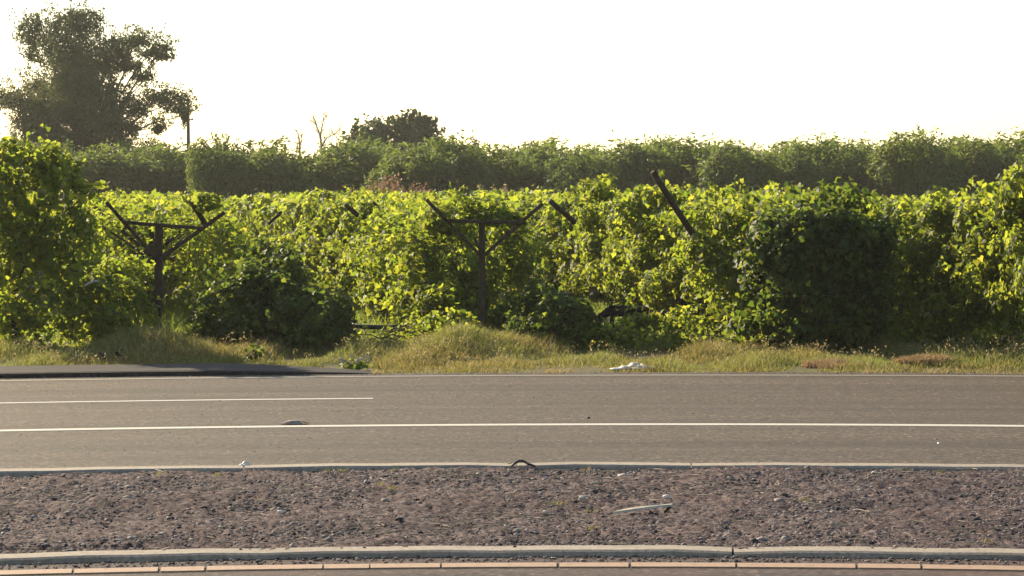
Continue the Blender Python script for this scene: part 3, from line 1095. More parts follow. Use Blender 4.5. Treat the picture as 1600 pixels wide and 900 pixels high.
# low weeds along the foot of the vines
r = np.random.default_rng(77)
n = 16000
px = r.uniform(-20, 1620, n)
Pw = np.stack([(px - 800) * 39 / FPX, r.uniform(38.6, 41.6, n), np.zeros(n)], 1)
dens = snoise(Pw, .35, 2) + .5 * snoise(Pw, 1.2, 1)
gap = np.abs(Pw[:, 0] - ROW_X[1]) < 1.0
k = (dens + r.normal(size=n) * .3 > .05) & (~gap | (r.uniform(size=n) < .25))
Pw = Pw[k]
Pw[:, 2] = verge_h(Pw) + r.uniform(0, 1, len(Pw)) ** 1.5 * np.clip(.32 + .2 * snoise(Pw, .6, 3), .08, .6)
Nw = r.normal(size=Pw.shape) * .7 + np.array([0, 0, .8])
me = leaf_mesh('weed_cover', M['vine_leaf'], Pw, Nw, r.uniform(.03, .085, len(Pw)), seed=78, droop=-.2)
tag(link('weed_cover', me), 'low leafy weeds tangled along the foot of the vine rows', 'weeds', kind='stuff')

# ------------------------------------------------------------------ trellis posts
def trellis(base, height, left, right, bar, label, rz=0.0, tilt=0.0, w=.095, base_name='trellis_post', group='Y-shaped trellis posts'):
    """left/right: (dx, z) of arm tips; bar: ((dx,z),(dx,z)); arm feet at z=1.3"""
    root = empty(base_name, base, rz)
    root.rotation_euler = (0, tilt, rz)
    tag(root, label, 'trellis post', group)
    Geo().bar((0, 0, -.3), (.01, 0, height), w, w, up=(0, 1, 0), jitter=.004, seg=5).build('post', M['weathered_wood'], root)
    fz = height - .50
    Geo().bar((-.02, -.075, fz), (left[0], -.085, left[1]), .05, .05, up=(0, 1, 0), jitter=.003, seg=4).build('arm', M['weathered_wood'], root)
    Geo().bar((.02, -.075, fz - .02), (right[0], -.085, right[1]), .055, .05, up=(0, 1, 0), jitter=.003, seg=4).build('arm', M['weathered_wood'], root)
    Geo().bar((bar[0][0], -.13, bar[0][1]), (bar[1][0], -.13, bar[1][1]), .05, .045, up=(0, 1, 0), jitter=.003, seg=3).build('crossbar', M['weathered_wood'], root)
    return root


zz = lambda y: CAM_H - (y - HORIZON) * 40 / FPX
xx = lambda dx: dx * 40 / FPX
trellis((ROW_X[0], 39.9, 0), zz(344), (xx(-85), zz(311)), (xx(96), zz(318)), ((xx(-54), zz(344)), (xx(68), zz(348))), 'dark weathered Y-shaped trellis post standing in the mound of dry grass')
trellis((at(245, 0, 39.9).x, 39.9, 0), zz(347), (xx(-80), zz(314)), (xx(104), zz(328)), ((xx(-54), zz(345)), (xx(70), zz(353))), 'dark weathered Y-shaped trellis post by the tall overgrown bush', tilt=.015, w=.11)
trellis((at(22, 0, 39).x, 39.4, 0), 1.95, (-.8, 2.2), (.8, 2.2), ((-.5, 1.85), (.5, 1.85)), 'trellis post swallowed by the tall overgrown bush')
n_in = 0
for k in (-1, 0, 1, 2):
    for s in (7.5, 15.5, 24.0, 34.0, 46.0):
        b = row_pt(k, s)
        trellis((b.x, b.y, -.05), 1.75, (-.98 + random.uniform(-.1, .1), 2.1 + random.uniform(-.05, .08)), (.98 + random.uniform(-.1, .1), 2.1 + random.uniform(-.05, .08)),
                ((-.55, 1.72), (.55, 1.72)), 'trellis post buried in leaves deep in the ' + ROW_WORD[k], ROW_DIR, group='posts deep in the ' + ROW_WORD[k])
# leaning pole and its mates
def pole(a, b, w, label):
    a, b = Vector(a), Vector(b)
    root = empty('leaning_pole', a)
    tag(root, label, 'pole')
    d = b - a
    g = Geo().tube([(0, 0, 0), d * .35 + Vector((.006, 0, 0)), d * .7 + Vector((-.006, 0, 0)), d], [w * .55, w * .52, w * .5, w * .46], 8)
    g.build('pole_shaft', M['weathered_wood'], root, True)
    c = d.normalized()
    Geo().tube([d * .9, d * .93], [w * .54, w * .54], 8).build('wire_band', M['rust_metal'], root, True)
    return root


pole(at(1104, 402, 40.6), at(1021, 270, 39.6), .092, 'dark leaning pole rising highest above the vine rows')
pole(at(1178, 345, 41.5), at(1146, 313, 41.3), .075, 'short dark pole tip poking out beside the leaning pole')
pole(at(898, 348, 44), at(860, 314, 43.6), .085, 'short dark slanting arm end poking from leaves past the second post')
pole(at(322, 350, 42.5), at(298, 310, 42.2), .08, 'short slanting arm end under the curled vine tip')
pole(at(440, 330, 50), at(420, 348, 50.2), .06, 'thin slanting arm end among leaves between the two Y-shaped posts')
pole(at(790, 338, 52), at(762, 318, 51.8), .08, 'short slanting arm end behind the second post crossbar')
pole(at(560, 336, 46), at(540, 318, 46), .08, 'short slanting arm end in the brightest yellow leaves')

# ------------------------------------------------------------------ trees
def crown_mesh(name, mat, blobs, size, seed, shoots=(), depth=.22, slim=True, lump=.10):
    r = np.random.default_rng(seed)
    Ps, Ns = [], []
    for (c, rad, n) in blobs:
        c, rad = np.array(c, float), np.array(rad, float)
        D = unit(r.normal(size=(n, 3)))
        q = 1 - np.abs(r.normal(size=n)) * depth
        P = c + D * rad * q[:, None]
        P += D * (snoise(P, .28, seed % 4) + .6 * snoise(P, .8, 2))[:, None] * lump * rad.mean()
        N = D + np.array([0, 0, .3]) + r.normal(size=(n, 3)) * .7
        keep = snoise(P, .55, 3) + r.normal(size=n) * .25 > -.7
        Ps.append(P[keep]); Ns.append(N[keep])
    for (st, dr, ln, m) in shoots:
        p, nn, t = shoot_pts(r, st, dr, ln, m, .1, size * .35)
        Ps.append(p); Ns.append(nn)
    P, N = np.concatenate(Ps), np.concatenate(Ns)
    return leaf_mesh(name, mat, P, N, r.uniform(.6, 1.3, len(P)) * size, seed=seed, slim=slim, droop=.2)


# orchard tree kinds: unit tree about 4.6 m tall and 4.4 m wide
ORCH = []
for s in range(5):
    r = random.Random(100 + s)
    blobs = [((0, 0, 2.5), (1.9, 1.9, 1.75), 6000)]
    for i in range(9):
        a = i * .7 + r.uniform(-.3, .3)
        rr_ = r.uniform(.8, 1.5)
        blobs.append(((rr_ * math.cos(a), rr_ * math.sin(a), r.uniform(1.5, 3.7)), (r.uniform(.7, 1.05),) * 2 + (r.uniform(.6, 1.0),), 1150))
    sh = []
    for i in range(46):
        a = r.uniform(0, 6.28); q = r.uniform(0, 1.7)
        sh.append(((q * math.cos(a), q * math.sin(a), 4.0 - q * q * .38), (math.cos(a) * .3, math.sin(a) * .3, 1), r.uniform(.35, .95), 12))
    cm = crown_mesh('orchard_crown', M['orchard_leaf'], blobs, .23, 100 + s, sh)
    g = Geo()
    g.tube([(0, 0, -.1), (.03, 0, .5), (0, .03, .95)], [.16, .13, .11], 8)
    for i in range(5):
        a = i * 1.26 + r.uniform(-.3, .3)
        g.tube([(0, .03, .9), (.5 * math.cos(a), .5 * math.sin(a), 1.7), (1.0 * math.cos(a), 1.0 * math.sin(a), 2.9), (1.15 * math.cos(a), 1.15 * math.sin(a), 3.7)], [.08, .06, .04, .015], 6)
    ORCH.append((cm, g.mesh('orchard_trunk', M['tree_bark'], True)))


def orchard(px, top, d, width, i, label, group):
    b = at(px, 0, d)
    t = empty('orchard_tree', (b.x, d, -.05), i * 1.37)
    h = (CAM_H - (top - 9 - HORIZON) * d / FPX)
    t.scale = (width * d / FPX / 4.6, width * d / FPX / 4.6, h / 4.75)
    tag(t, label, 'tree', group)
    c, tr = ORCH[i % 5]
    link('crown', c, t)
    link('trunk', tr, t)


FRONT = [(-60, 235, 140), (60, 230, 150), (178, 226, 150), (275, 224, 150), (345, 214, 90), (430, 222, 150), (555, 218, 150), (655, 226, 140), (715, 214, 120), (775, 232, 130), (845, 224, 150), (915, 238, 120),
         (985, 222, 140), (1075, 220, 150), (1150, 228, 140), (1225, 234, 120), (1290, 220, 150), (1365, 226, 140), (1432, 210, 130), (1510, 224, 140), (1585, 212, 150), (1670, 218, 150)]
FRONT_LABEL = ['beyond the far edge of the tall bush', 'standing behind the tall bush top', 'below the lower branches of the tall tree', 'at the foot of the thin utility pole', 'with a ragged top just past the utility pole', 'just before the gap with the bare tree',
               'just past the bare tree, before the broad dark tree', 'in front of the middle of the broad dark tree', 'at the far shoulder of the broad dark tree', 'behind the stand of straw coloured grass', 'behind the right arm of the second Y-shaped post', 'above the bushy vine tip by the leaning pole',
               'behind the tip of the leaning pole', 'just past the leaning pole tip', 'two crowns past the leaning pole', 'above the start of the dark vine end', 'with a wide flat top above the dark vine end', 'between the dark vine end and the tallest orchard crown', 'with the tallest crown of the orchard line', 'just past the tallest orchard crown',
               'above the vine shoots that climb highest', 'at the far end of the orchard line past the climbing shoots']
for i, (px, top, w) in enumerate(FRONT):
    orchard(px, top, 128 + (i * 37 % 7) - 3, w * 1.38, i, 'bushy green orchard tree ' + FRONT_LABEL[i], 'orchard trees behind the vineyard')
for i in range(30):
    orchard(-90 + i * 60 + random.uniform(-15, 15) + 0, random.choice([222, 226, 230, 234, 238]) + (22 if 445 < -90 + i * 60 < 545 else 0), 142 + random.uniform(-3, 4), 165, i + 2,
            'rounded grey green orchard tree seen through gaps of the front line', 'orchard trees of the second line')

# tall tree at the left
D0 = 150.0
CL = [(105, 38, 32, 25), (140, 32, 23, 20), (52, 44, 20, 18), (62, 76, 22, 18), (120, 70, 40, 32), (152, 98, 40, 32), (110, 118, 38, 32), (150, 140, 40, 32), (118, 165, 43, 33), (88, 150, 32, 28),
      (62, 130, 20, 15), (52, 165, 24, 22), (14, 151, 16, 8), (-6, 150, 14, 8), (36, 150, 14, 10), (188, 76, 25, 18), (218, 60, 23, 12), (240, 80, 22, 11), (258, 78, 11, 8), (200, 100, 30, 16), (226, 117, 16, 8),
      (214, 166, 22, 11), (244, 150, 25, 11), (274, 158, 17, 13), (290, 178, 6, 18), (200, 196, 22, 16), (168, 190, 34, 28), (130, 205, 52, 38), (80, 210, 38, 33), (48, 205, 26, 30), (250, 196, 13, 12), (186, 222, 26, 22),
      (100, 90, 22, 26), (70, 190, 30, 26), (120, 255, 80, 36), (240, 225, 12, 12), (135, 130, 34, 52), (140, 185, 50, 45)]
blobs = []
r = random.Random(5)
for (px, py, rx, ry) in CL:
    s = D0 / FPX
    c = at(px, py, D0 + r.uniform(-2.2, 2.2))
    c.x -= at(130, 0, D0).x; c.y -= D0
    blobs.append((tuple(c), (rx * s * 1.38, max(rx, ry) * s * 1.1, ry * s * 1.38), int(rx * ry * 2.9) + 220))
x0 = at(130, 0, D0).x
sh = []
for i in range(420):
    c, rad, _ = r.choice(blobs[:34])
    a, e = r.uniform(0, 6.28), r.uniform(.0, 1.2)
    dv = Vector((math.cos(a) * math.cos(e), math.sin(a) * math.cos(e) * .6, math.sin(e)))
    sh.append(((c[0] + dv.x * rad[0] * .85, c[1] + dv.y * rad[1] * .85, c[2] + dv.z * rad[2] * .85), (dv.x + .15, dv.y, dv.z + .35), r.uniform(.4, 1.1), 20))
t = empty('tall_tree', (x0, D0, -.05))
tag(t, 'tall wide dark tree with ragged plumed crown rising above the orchard', 'tree')
link('crown', crown_mesh('tall_crown', M['tall_tree_leaf'], blobs, .20, 61, sh, depth=.45, lump=.36), t)
g = Geo()
g.tube([(0, 0, -.2), (.1, 0, 2), (.25, 0, 4), (.3, 0, 5.5)], [.5, .42, .36, .3], 9)
for (px, py, rx, ry) in CL[:34]:
    c = at(px, py, D0); c.x -= x0; c.y = r.uniform(-1.5, 1.5)
    m = Vector((.3 + c.x * .35, c.y * .5, 3.2 + c.z * .35))
    g.tube([(.2, 0, 3.0), m, c * .5 + m * .5 + Vector((0, 0, .2)), c], [.12, .07, .04, .012], 6)
g.build('trunk', M['tree_bark'], t, True)

# dark broad tree behind the orchard
D1 = 178.0
blobs = []
for (px, py, rx, ry) in [(566, 212, 17, 11), (590, 203, 17, 11), (607, 212, 18, 13), (622, 198, 15, 10), (640, 193, 17, 9), (658, 196, 17, 11), (674, 206, 14, 11), (648, 212, 26, 16), (596, 228, 34, 18), (640, 235, 44, 22), (682, 219, 13, 10), (625, 250, 70, 30), (552, 224, 12, 7), (575, 240, 34, 20), (680, 240, 26, 18)]:
    c = at(px, py, D1); s = D1 / FPX
    blobs.append(((c.x - at(620, 0, D1).x, random.uniform(-1.5, 1.5), c.z), (rx * s, rx * s, ry * s), int(rx * ry * 2.2) + 200))
t = empty('dark_tree', (at(620, 0, D1).x, D1, -.05))
tag(t, 'broad dark tree with a domed crown showing over the orchard', 'tree')
link('crown', crown_mesh('dark_crown', M['dark_tree_leaf'], blobs, .21, 71, [((b[0][0] + random.uniform(-.8, .8) * b[1][0], random.uniform(-.5, .5), b[0][2] + .75 * b[1][2]), (random.uniform(-.8, .8), 0, 1), random.uniform(.3, .8), 16) for b in blobs for _ in range(5)], depth=.42, slim=False, lump=.42), t)
g = Geo()
g.tube([(0, 0, -.2), (.1, 0, 2.2), (0, 0, 3.6)], [.4, .34, .25], 8)
for b in blobs:
    g.tube([(0, 0, 2.2), Vector(b[0]) * .5 + Vector((0, 0, 1.2)), b[0]], [.16, .1, .03], 6)
g.build('trunk', M['tree_bark'], t, True)
# small dark tree tips peeping between orchard crowns
for (px, py, lab) in ((735, 222, 'small dark tree tip peeping out beside the broad dark tree'), (490, 250, 'small dark tree in the gap below the bare tree')):
    c = at(px, py, 165)
    s = 165 / FPX
    t = empty('small_tree', (c.x, 165, -.05))
    tag(t, lab, 'tree')
    link('crown', crown_mesh('small_crown', M['dark_tree_leaf'], [((0, 0, c.z - .3), (.7, .7, .6), 260), ((.4, 0, c.z - 1.2), (.9, .9, .9), 320), ((-.3, .2, c.z - 2.2), (1.1, 1.1, 1.1), 400)], .26, int(px), depth=.3), t)
    Geo().tube([(0, 0, -.1), (.1, 0, 2), (0, 0, c.z - .5)], [.14, .1, .03], 7).build('trunk', M['tree_bark'], t, True)


# bare trees
def bare(px, base_py, d, segs, label, r0):
    t = empty('bare_tree', (at(px, 0, d).x, d, -.05))
    tag(t, label, 'tree')
    bx = at(px, 0, d).x
    first = True
    rb = random.Random(px)
    tw = Geo()
    for name, pts, rad in segs:
        q = []
        for i, (x, y) in enumerate(pts):
            c = at(x, y, d); c.x -= bx; c.y = (rb.uniform(-.3, .3) if i else 0.0); c.z += .05
            q.append(c)
        if first: q.insert(0, Vector((0, 0, -.1)))
        rr2 = [.72 * rad[0] + .72 * (rad[1] - rad[0]) * i / (len(q) - 1) for i in range(len(q))]
        Geo().tube(q, rr2, 6).build(name, M['pale_bark'], t, True)
        for a, b in zip(q[:-1], q[1:]):
            if first and a.z < at(0, 262, d).z: continue
            for k in range(4):
                st = a.lerp(b, rb.random())
                L = rb.uniform(.25, .7)
                dv = Vector((rb.uniform(-.7, .7), rb.uniform(-.5, .5), rb.uniform(.3, 1))).normalized() * L
                mid = st + dv * .5 + Vector((rb.uniform(-.06, .06), 0, rb.uniform(-.04, .04)))
                tw.tube([st, mid, st + dv], [.016, .011, .004], 4)
                tw.tube([mid, mid + Vector((rb.uniform(-.25, .25), rb.uniform(-.1, .1), rb.uniform(.1, .3)))], [.009, .003], 4)
        first = False
    tw.build('twigs', M['pale_bark'], t, True)['kind'] = 'stuff'


bare(503, 330, 160, [('trunk', [(504, 245), (503, 218), (503, 205)], (.12, .055)),
     ('branch', [(503, 222), (500, 205), (496, 192), (491, 183)], (.06, .02)), ('branch', [(503, 206), (506, 190), (508, 173)], (.06, .018)),
     ('branch', [(504, 228), (512, 215), (522, 210), (535, 199)], (.07, .02)), ('branch', [(503, 212), (497, 203), (490, 197)], (.035, .012)),
     ('branch', [(522, 210), (527, 208), (534, 211)], (.035, .012)), ('branch', [(506, 190), (511, 183), (513, 178)], (.03, .01)), ('branch', [(498, 197), (494, 191), (488, 188)], (.025, .01)), ('branch', [(505, 236), (510, 224), (508, 214)], (.04, .012))],
     'leafless pale tree forking above the gap in the orchard', .16)
bare(469, 330, 160, [('trunk', [(470, 245), (470, 225), (468, 210), (465, 202)], (.12, .03)), ('branch', [(470, 226), (473, 216), (472, 209)], (.04, .012)), ('branch', [(469, 232), (466, 226), (467, 220)], (.03, .012))],
     'thin leafless snag beside the larger bare tree', .12)

# far utility pole
t = empty('utility_pole', (at(296, 0, 165).x, 165, -.05))
tag(t, 'thin wooden utility pole standing beside the tall tree', 'utility pole')
ht = at(296, 150, 165).z
Geo().tube([(0, 0, -.3), (0, 0, ht * .5), (0, 0, ht)], [.13, .115, .09], 8).build('pole_shaft', M['tree_bark'], t, True)
Geo().bar((-.32, -.13, ht - 1.3), (.32, -.13, ht - 1.3), .09, .08).build('crossarm', M['tree_bark'], t)
for sx in (-.25, .25):
    Geo().tube([(sx, -.13, ht - 1.26), (sx, -.13, ht - 1.12)], [.05, .035], 6).build('insulator', M['grey_hose'], t)


# tall dry weeds before the orchard
def weed_stand(px, d, wpx, top, n, mat, label, seed):
    c = at(px, 0, d)
    r = np.random.default_rng(seed)
    w = wpx * d / FPX
    h = CAM_H - (top - HORIZON) * d / FPX
    t = empty('dry_weeds', (c.x, d, -.05))
    tag(t, label, 'weeds')
    sg = Geo()
    Ps, Ns = [], []
    for i in range(n):
        x, y = r.normal() * w * .35, r.normal() * .6
        hh = h * r.uniform(.72, 1.03) * (1 - .12 * abs(x) / w)
        tip = (x * 1.25 + r.normal() * .12, y, hh)
        sg.tube([(x, y, 0), ((x + tip[0]) / 2, y, hh * .55), tip], [.018, .014, .006], 4)
        m = 70
        tt = r.uniform(.5, 1, m)
        P = np.stack([x + (tip[0] - x) * tt, np.full(m, y), hh * tt], 1) + r.normal(size=(m, 3)) * np.array([.07, .07, .06])
        Ps.append(P); Ns.append(r.normal(size=(m, 3)))
    P, N = np.concatenate(Ps), np.concatenate(Ns)
    link('seed_heads', leaf_mesh('seed_heads', mat, P, N, r.uniform(.08, .19, len(P)), slim=True, seed=seed, droop=-.5), t)
    sg.build('stems', M['straw'], t)


weed_stand(613, 108, 54, 275, 48, M['dry_weed'], 'clump of pinkish brown dried weeds standing before the orchard', 3)
weed_stand(553, 110, 22, 294, 10, M['straw'], 'few pale dry stalks beside the pinkish dried weeds', 4)
weed_stand(770, 108, 74, 293, 46, M['straw'], 'wide stand of straw coloured tall grass before the orchard', 5)
weed_stand(690, 110, 44, 300, 14, M['straw'], 'thin dry stalks between the pinkish weeds and the straw stand', 6)
weed_stand(1335, 108, 40, 300, 14, M['dry_weed'], 'sparse brown stalks peeping over the dark vine end', 8)

# ------------------------------------------------------------------ small things
# fallen, blackened branch arching under the vines
t = empty('fallen_branch', at(970, 510, 40.2))
tag(t, 'blackened fallen branch arching over a gap under the vines', 'branch')
o = Vector(t.location)
g = Geo().tube([p - o for p in (at(932, 520, 40.0), at(936, 497, 40.0), at(950, 488, 40.1), at(975, 486, 40.1), at(1000, 488, 40.3), at(1012, 486, 40.4))], [.035, .05, .07, .085, .08, .05], 8)
g.build('limb', M['black_wood'], t, True)
Geo().tube([p - o for p in (at(958, 488, 40.1), at(956, 505, 40.0), at(950, 522, 39.9))], [.04, .03, .03], 7).build('side_branch', M['black_wood'], t, True)
Geo().tube([p - o for p in (at(1000, 490, 40.2), at(990, 500, 40.1), at(978, 512, 40.0))], [.04, .03, .02], 7).build('side_branch', M['black_wood'], t, True)
rb = random.Random(21)
for i in range(9):
    px = rb.uniform(938, 1035)
    a = at(px, rb.uniform(480, 492), 40.1) - o
    b = a + Vector((rb.uniform(-.25, .2), rb.uniform(-.2, .1), rb.uniform(-.22, .16)))
    Geo().tube([a, a.lerp(b, .5) + Vector((0, 0, rb.uniform(-.03, .05))), b], [.022, .014, .006], 5).build('twig', M['black_wood'], t, True)
t = empty('fallen_log', at(985, 515, 39.9))
tag(t, 'short dark log lying in weeds under the arching branch', 'log')
o = Vector(t.location)
Geo().tube([p - o for p in (at(940, 515, 39.8), at(960, 517, 39.8), at(1000, 513, 39.9))], [.055, .07, .06], 8).build('limb', M['black_wood'], t, True)
Geo().tube([p - o for p in (at(962, 516, 39.8), at(955, 506, 39.75))], [.03, .015], 6).build('stub', M['black_wood'], t, True)
# dark drip pipe on the ground in the gap
t = tag(Geo().tube([at(535, 505, 40.6), at(570, 510, 40.4), at(610, 511, 40.4), at(650, 506, 40.7)], [.035] * 4, 8).build('irrigation_pipe', M['black_rubber'], None, True),
        'dark irrigation pipe lying across the alley beside the wide dark mound', 'pipe')
# brush heap beside it
rb = random.Random(4)
t = empty('brush_heap', at(615, 545, 39.2))
tag(t, 'heap of dead grey vine prunings lying before the alley gap', 'brush heap')
for i in range(34):
    a = rb.uniform(0, 3.14)
    x, y = rb.gauss(0, .22), rb.gauss(0, .25)
    L = rb.uniform(.15, .35)
    z = rb.uniform(.05, .30)
    Geo().tube([(x - L * math.cos(a), y - L * math.sin(a), z), (x, y, z + rb.uniform(0, .1)), (x + L * math.cos(a), y + L * math.sin(a), z + rb.uniform(-.08, .1))], [.008, .009, .005], 5).build('twig', M['vine_bark'], t)
# pale hose loop
pts = [at(132, 444, 38.0), at(138, 439, 38.0), at(148, 436, 38.0), at(158, 438, 38.1), at(166, 446, 38.2)]
tag(Geo().tube(pts, [.014] * 5, 7).build('hose_loop', M['grey_hose'], None, True), 'pale loop of hose caught in the dark part of the tall bush', 'hose')
# two short stakes in the grass
for (x1_, y1_, x2_, y2_, lab) in ((172, 566, 154, 549, 'short dark stake slanting from the grass, nearer the tall bush'), (198, 566, 180, 548, 'short dark stake slanting from the grass, nearer the first Y-shaped post')):
    a, b = at(x1_, y1_, 36.1), at(x2_, y2_, 36.0)
    tag(Geo().bar(a, b, .045, .04, up=(0, 1, 0), jitter=.003, seg=3).build('stake', M['black_wood']), lab, 'stake', 'short dark stakes in the verge grass')


# crumpled litter
def crumple(name, c, rx, ry, rz, mat, label, cat, seed, n=15):
    r = np.random.default_rng(seed)
    gx_, gy_ = np.meshgrid(np.linspace(-1, 1, n), np.linspace(-1, 1, n), indexing='ij')
    P = np.stack([gx_.ravel(), gy_.ravel(), np.zeros(n * n)], 1)
    fall = np.clip(1.05 - np.maximum(np.abs(P[:, 0]), np.abs(P[:, 1])) ** 2, 0, 1)
    ang = 1 + .25 * np.sin(np.arctan2(P[:, 1], P[:, 0]) * 5 + seed)
    z = (np.abs(snoise(P, .45, seed % 4)) * .8 + np.abs(r.normal(size=n * n)) * .22) * fall + .03
    V = np.stack([P[:, 0] * rx * ang, P[:, 1] * ry * ang, z * rz], 1)
    V2 = V.copy(); V2[:, 2] -= .012
    idx = np.arange(n * n).reshape(n, n)
    F = np.stack([idx[:-1, :-1], idx[1:, :-1], idx[1:, 1:], idx[:-1, 1:]], -1).reshape(-1, 4)
    rim = np.concatenate([idx[0, :], idx[1:, -1], idx[-1, -2::-1], idx[-2:0:-1, 0]])
    nxt = np.roll(rim, -1)
    F2 = np.stack([rim, nxt, nxt + n * n, rim + n * n], -1)
    o = link(name, np_mesh(name, np.concatenate([V, V2]), [F, F[:, ::-1] + n * n, F2], mat))
    o.location = c
    return tag(o, label, cat)


c = at(995, 578, 34.6)
crumple('plastic_litter', (c.x, c.y, .02), .19, .12, .07, M['white_plastic'], 'crumpled white plastic litter lying at the grassy road edge', 'litter', 3)
c = at(968, 579, 34.5)
crumple('plastic_litter', (c.x, c.y, .02), .10, .08, .04, M['white_plastic'], 'small white scrap beside the crumpled plastic litter', 'litter', 6, 9)
c = at(457, 663, 26.5)
t = empty('flattened_carton', (c.x, c.y + .05, .004), .12)
tag(t, 'flattened grey carton lying beside the solid white road line', 'litter')
def sheet(name, top, mat, th=.004):
    n_ = len(top)
    me = bpy.data.meshes.new(name)
    me.from_pydata(list(top) + [(x, y, z - th) for x, y, z in top], [], [tuple(range(n_)), tuple(range(2 * n_ - 1, n_ - 1, -1))] + [(k, k + n_, (k + 1) % n_ + n_, (k + 1) % n_) for k in range(n_)])
    me.materials.append(mat)
    return link(name, me, t)
sheet('panel', [(-.07, -.05, .028), (-.03, -.055, .034), (.05, -.05, .036), (.075, -.03, .03), (.06, .05, .034), (-.05, .06, .03)], M['cardboard'])
sheet('flap', [(-.071, -.051, .027), (-.03, -.056, .033), (.05, -.051, .035), (.085, -.085, .006), (-.01, -.10, .008), (-.10, -.08, .006)], M['cardboard'])
sheet('flap', [(.076, -.03, .029), (.061, .05, .033), (.10, .06, .008), (.15, -.02, .005)], M['cardboard'])
sheet('flap', [(-.073, -.05, .027), (-.13, -.05, .006), (-.11, .05, .006), (-.053, .06, .028)], M['cardboard'])
c = at(380, 727, 22.05)
crumple('paper_scrap', (c.x, c.y, .05), .035, .03, .022, M['white_plastic'], 'small pale scrap lying on the far kerb joint', 'litter', 9, 9)
# dead rubber strip on the kerb
t = empty('rubber_strip', (at(812, 0, 21.95).x, 21.95, .045))
tag(t, 'black torn strip of tyre rubber looped over the far kerb', 'debris')
Geo().tube([(-.075, -.08, -.005), (-.045, -.02, .02), (-.01, .02, .034), (.03, .03, .028), (.07, -.02, .008), (.12, -.06, -.004)], [.008, .011, .012, .011, .012, .007], 6).build('strip', M['black_rubber'], t, True)
Geo().tube([(-.02, .02, .03), (-.05, .06, .02), (-.1, .05, .006)], [.008, .007, .004], 6).build('frayed_end', M['black_rubber'], t, True)
# bleached plank splinter on the gravel
t = empty('wood_splinter', (at(1003, 0, 18.75).x, 18.75, .045))
tag(t, 'long bleached wood splinter lying on the median gravel', 'wood splinter')
v = [(-.205, -.06, .0), (-.1, -.05, .012), (.0, -.02, .022), (.12, .03, .032), (.20, .05, .034), (.21, .10, .036), (.08, .07, .034), (-.04, .03, .022), (-.14, -.02, .01)]
vb = [(x + .01, y - .004, z - .014) for (x, y, z) in v]
nn_ = len(v)
me = bpy.data.meshes.new('splinter')
me.from_pydata(v + vb, [], [tuple(range(nn_)), tuple(range(2 * nn_ - 1, nn_ - 1, -1))] + [(i, i + nn_, (i + 1) % nn_ + nn_, (i + 1) % nn_) for i in range(nn_)])
me.materials.append(M['pale_wood'])
link('splinter', me, t)
Geo().bar((.15, .06, -.02), (.2, .07, .026), .03, .02).build('broken_stub', M['weathered_wood'], t)
# stones that stand out on the gravel and the road
for (px, py, sz, mt, lab) in ((436, 802, .022, 'white_plastic', 'white pebble lying on the gravel toward the first post side'), (1040, 781, .024, 'white_plastic', 'flat white pebble on the gravel above the wood splinter'),
                              (908, 781, .018, 'white_plastic', 'small white pebble on the gravel near the wood splinter'), (622, 815, .024, 'black_rubber', 'dark lump lying alone on the gravel'),
                              (1366, 744, .02, 'white_plastic', 'white pebble lying close behind the far kerb'), (1468, 692, .014, 'white_plastic', 'white speck of stone on the turning lane'), (919, 650, .02, 'black_rubber', 'dark speck of rubber on the far road')):
    d = (CAM_H - .03) * FPX / (py - HORIZON)
    z = .035 if py > 735 else .0
    V = ico_v * (1 + np.random.default_rng(px).normal(size=(12, 1)) * .15) * np.array([sz * 1.3, sz, sz * .7])
    o = link('pebble', np_mesh('pebble', V, [ico_f], M[mt]))
    o.location = ((px - 800) * d / FPX, d, z + sz * .3)
    tag(o, lab, 'pebble')
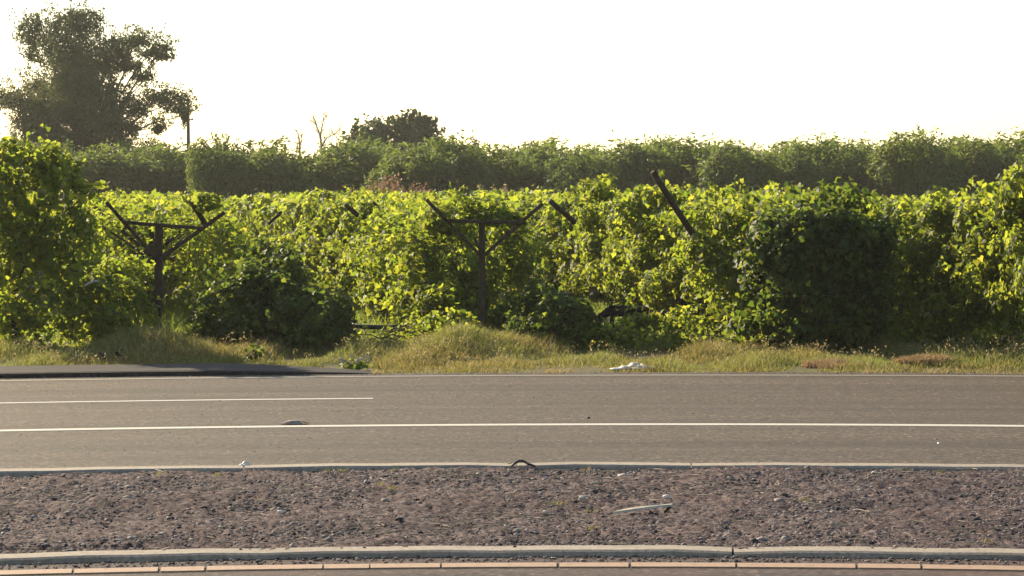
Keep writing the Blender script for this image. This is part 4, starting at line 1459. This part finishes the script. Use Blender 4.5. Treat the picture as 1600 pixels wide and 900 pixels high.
# white-flowered dry weed at the end of the apron
c = at(548, 580, 35.0)
t = empty('flowering_weed', (c.x, c.y, 0))
tag(t, 'low dry weed with white flower heads at the end of the raised asphalt', 'weed')
g = Geo(); rb = random.Random(12)
Ps = []
for i in range(16):
    a = rb.uniform(0, 6.28); L = rb.uniform(.08, .22)
    tip = (math.cos(a) * L + .02, math.sin(a) * L * .5, rb.uniform(.07, .17))
    g.tube([(0, 0, 0), (tip[0] * .5, tip[1] * .5, tip[2] * .7), tip], [.006, .005, .003], 4)
    Ps.append(tip)
g.build('stems', M['straw'], t)
P = np.repeat(np.array(Ps), 7, 0) + np.random.default_rng(2).normal(size=(112, 3)) * .018
link('flower_heads', leaf_mesh('flower_heads', M['white_flower'], P, np.random.default_rng(3).normal(size=P.shape), np.full(112, .028), seed=3), t)
Pl = np.random.default_rng(4).normal(size=(120, 3)) * np.array([.1, .06, .03]) + np.array([.02, 0, .05])
link('foliage', leaf_mesh('foliage', M['green_grass'], Pl, np.random.default_rng(5).normal(size=Pl.shape), np.full(120, .045), seed=5), t)
c = at(398, 572, 35.9)
t = empty('green_weed', (c.x, c.y, 0))
tag(t, 'small upright green weed behind the raised asphalt', 'weed')
Geo().tube([(0, 0, -.03), (.01, 0, .1), (0, 0, .2)], [.008, .006, .003], 5).build('stem', M['straw'], t)
Pl = np.random.default_rng(6).normal(size=(90, 3)) * np.array([.045, .045, .05]) + np.array([0, 0, .13])
link('foliage', leaf_mesh('foliage', M['shade_tinted_leaf'], Pl, np.random.default_rng(7).normal(size=Pl.shape), np.full(90, .05), seed=6), t)

# ------------------------------------------------------------------ haze
hz = bpy.data.meshes.new('haze')
a, b, c0, c1 = -1600, 1600, -1.2, 17.0
hz.from_pydata([(x, y, z) for x in (a, b) for y in (a, b) for z in (c0, c1)], [], [(0, 1, 3, 2), (4, 6, 7, 5), (0, 4, 5, 1), (2, 3, 7, 6), (0, 2, 6, 4), (1, 5, 7, 3)])
hm, nt, out = new_mat('haze_air')
pv = nt.nodes.new('ShaderNodeVolumePrincipled')
pv.inputs['Color'].default_value = (.92, .90, .86, 1)
pv.inputs['Density'].default_value = .0002
pv.inputs['Anisotropy'].default_value = .3
nt.links.new(pv.outputs[0], out.inputs['Volume'])
hz.materials.append(hm)
tag(link('haze', hz), kind='stuff')
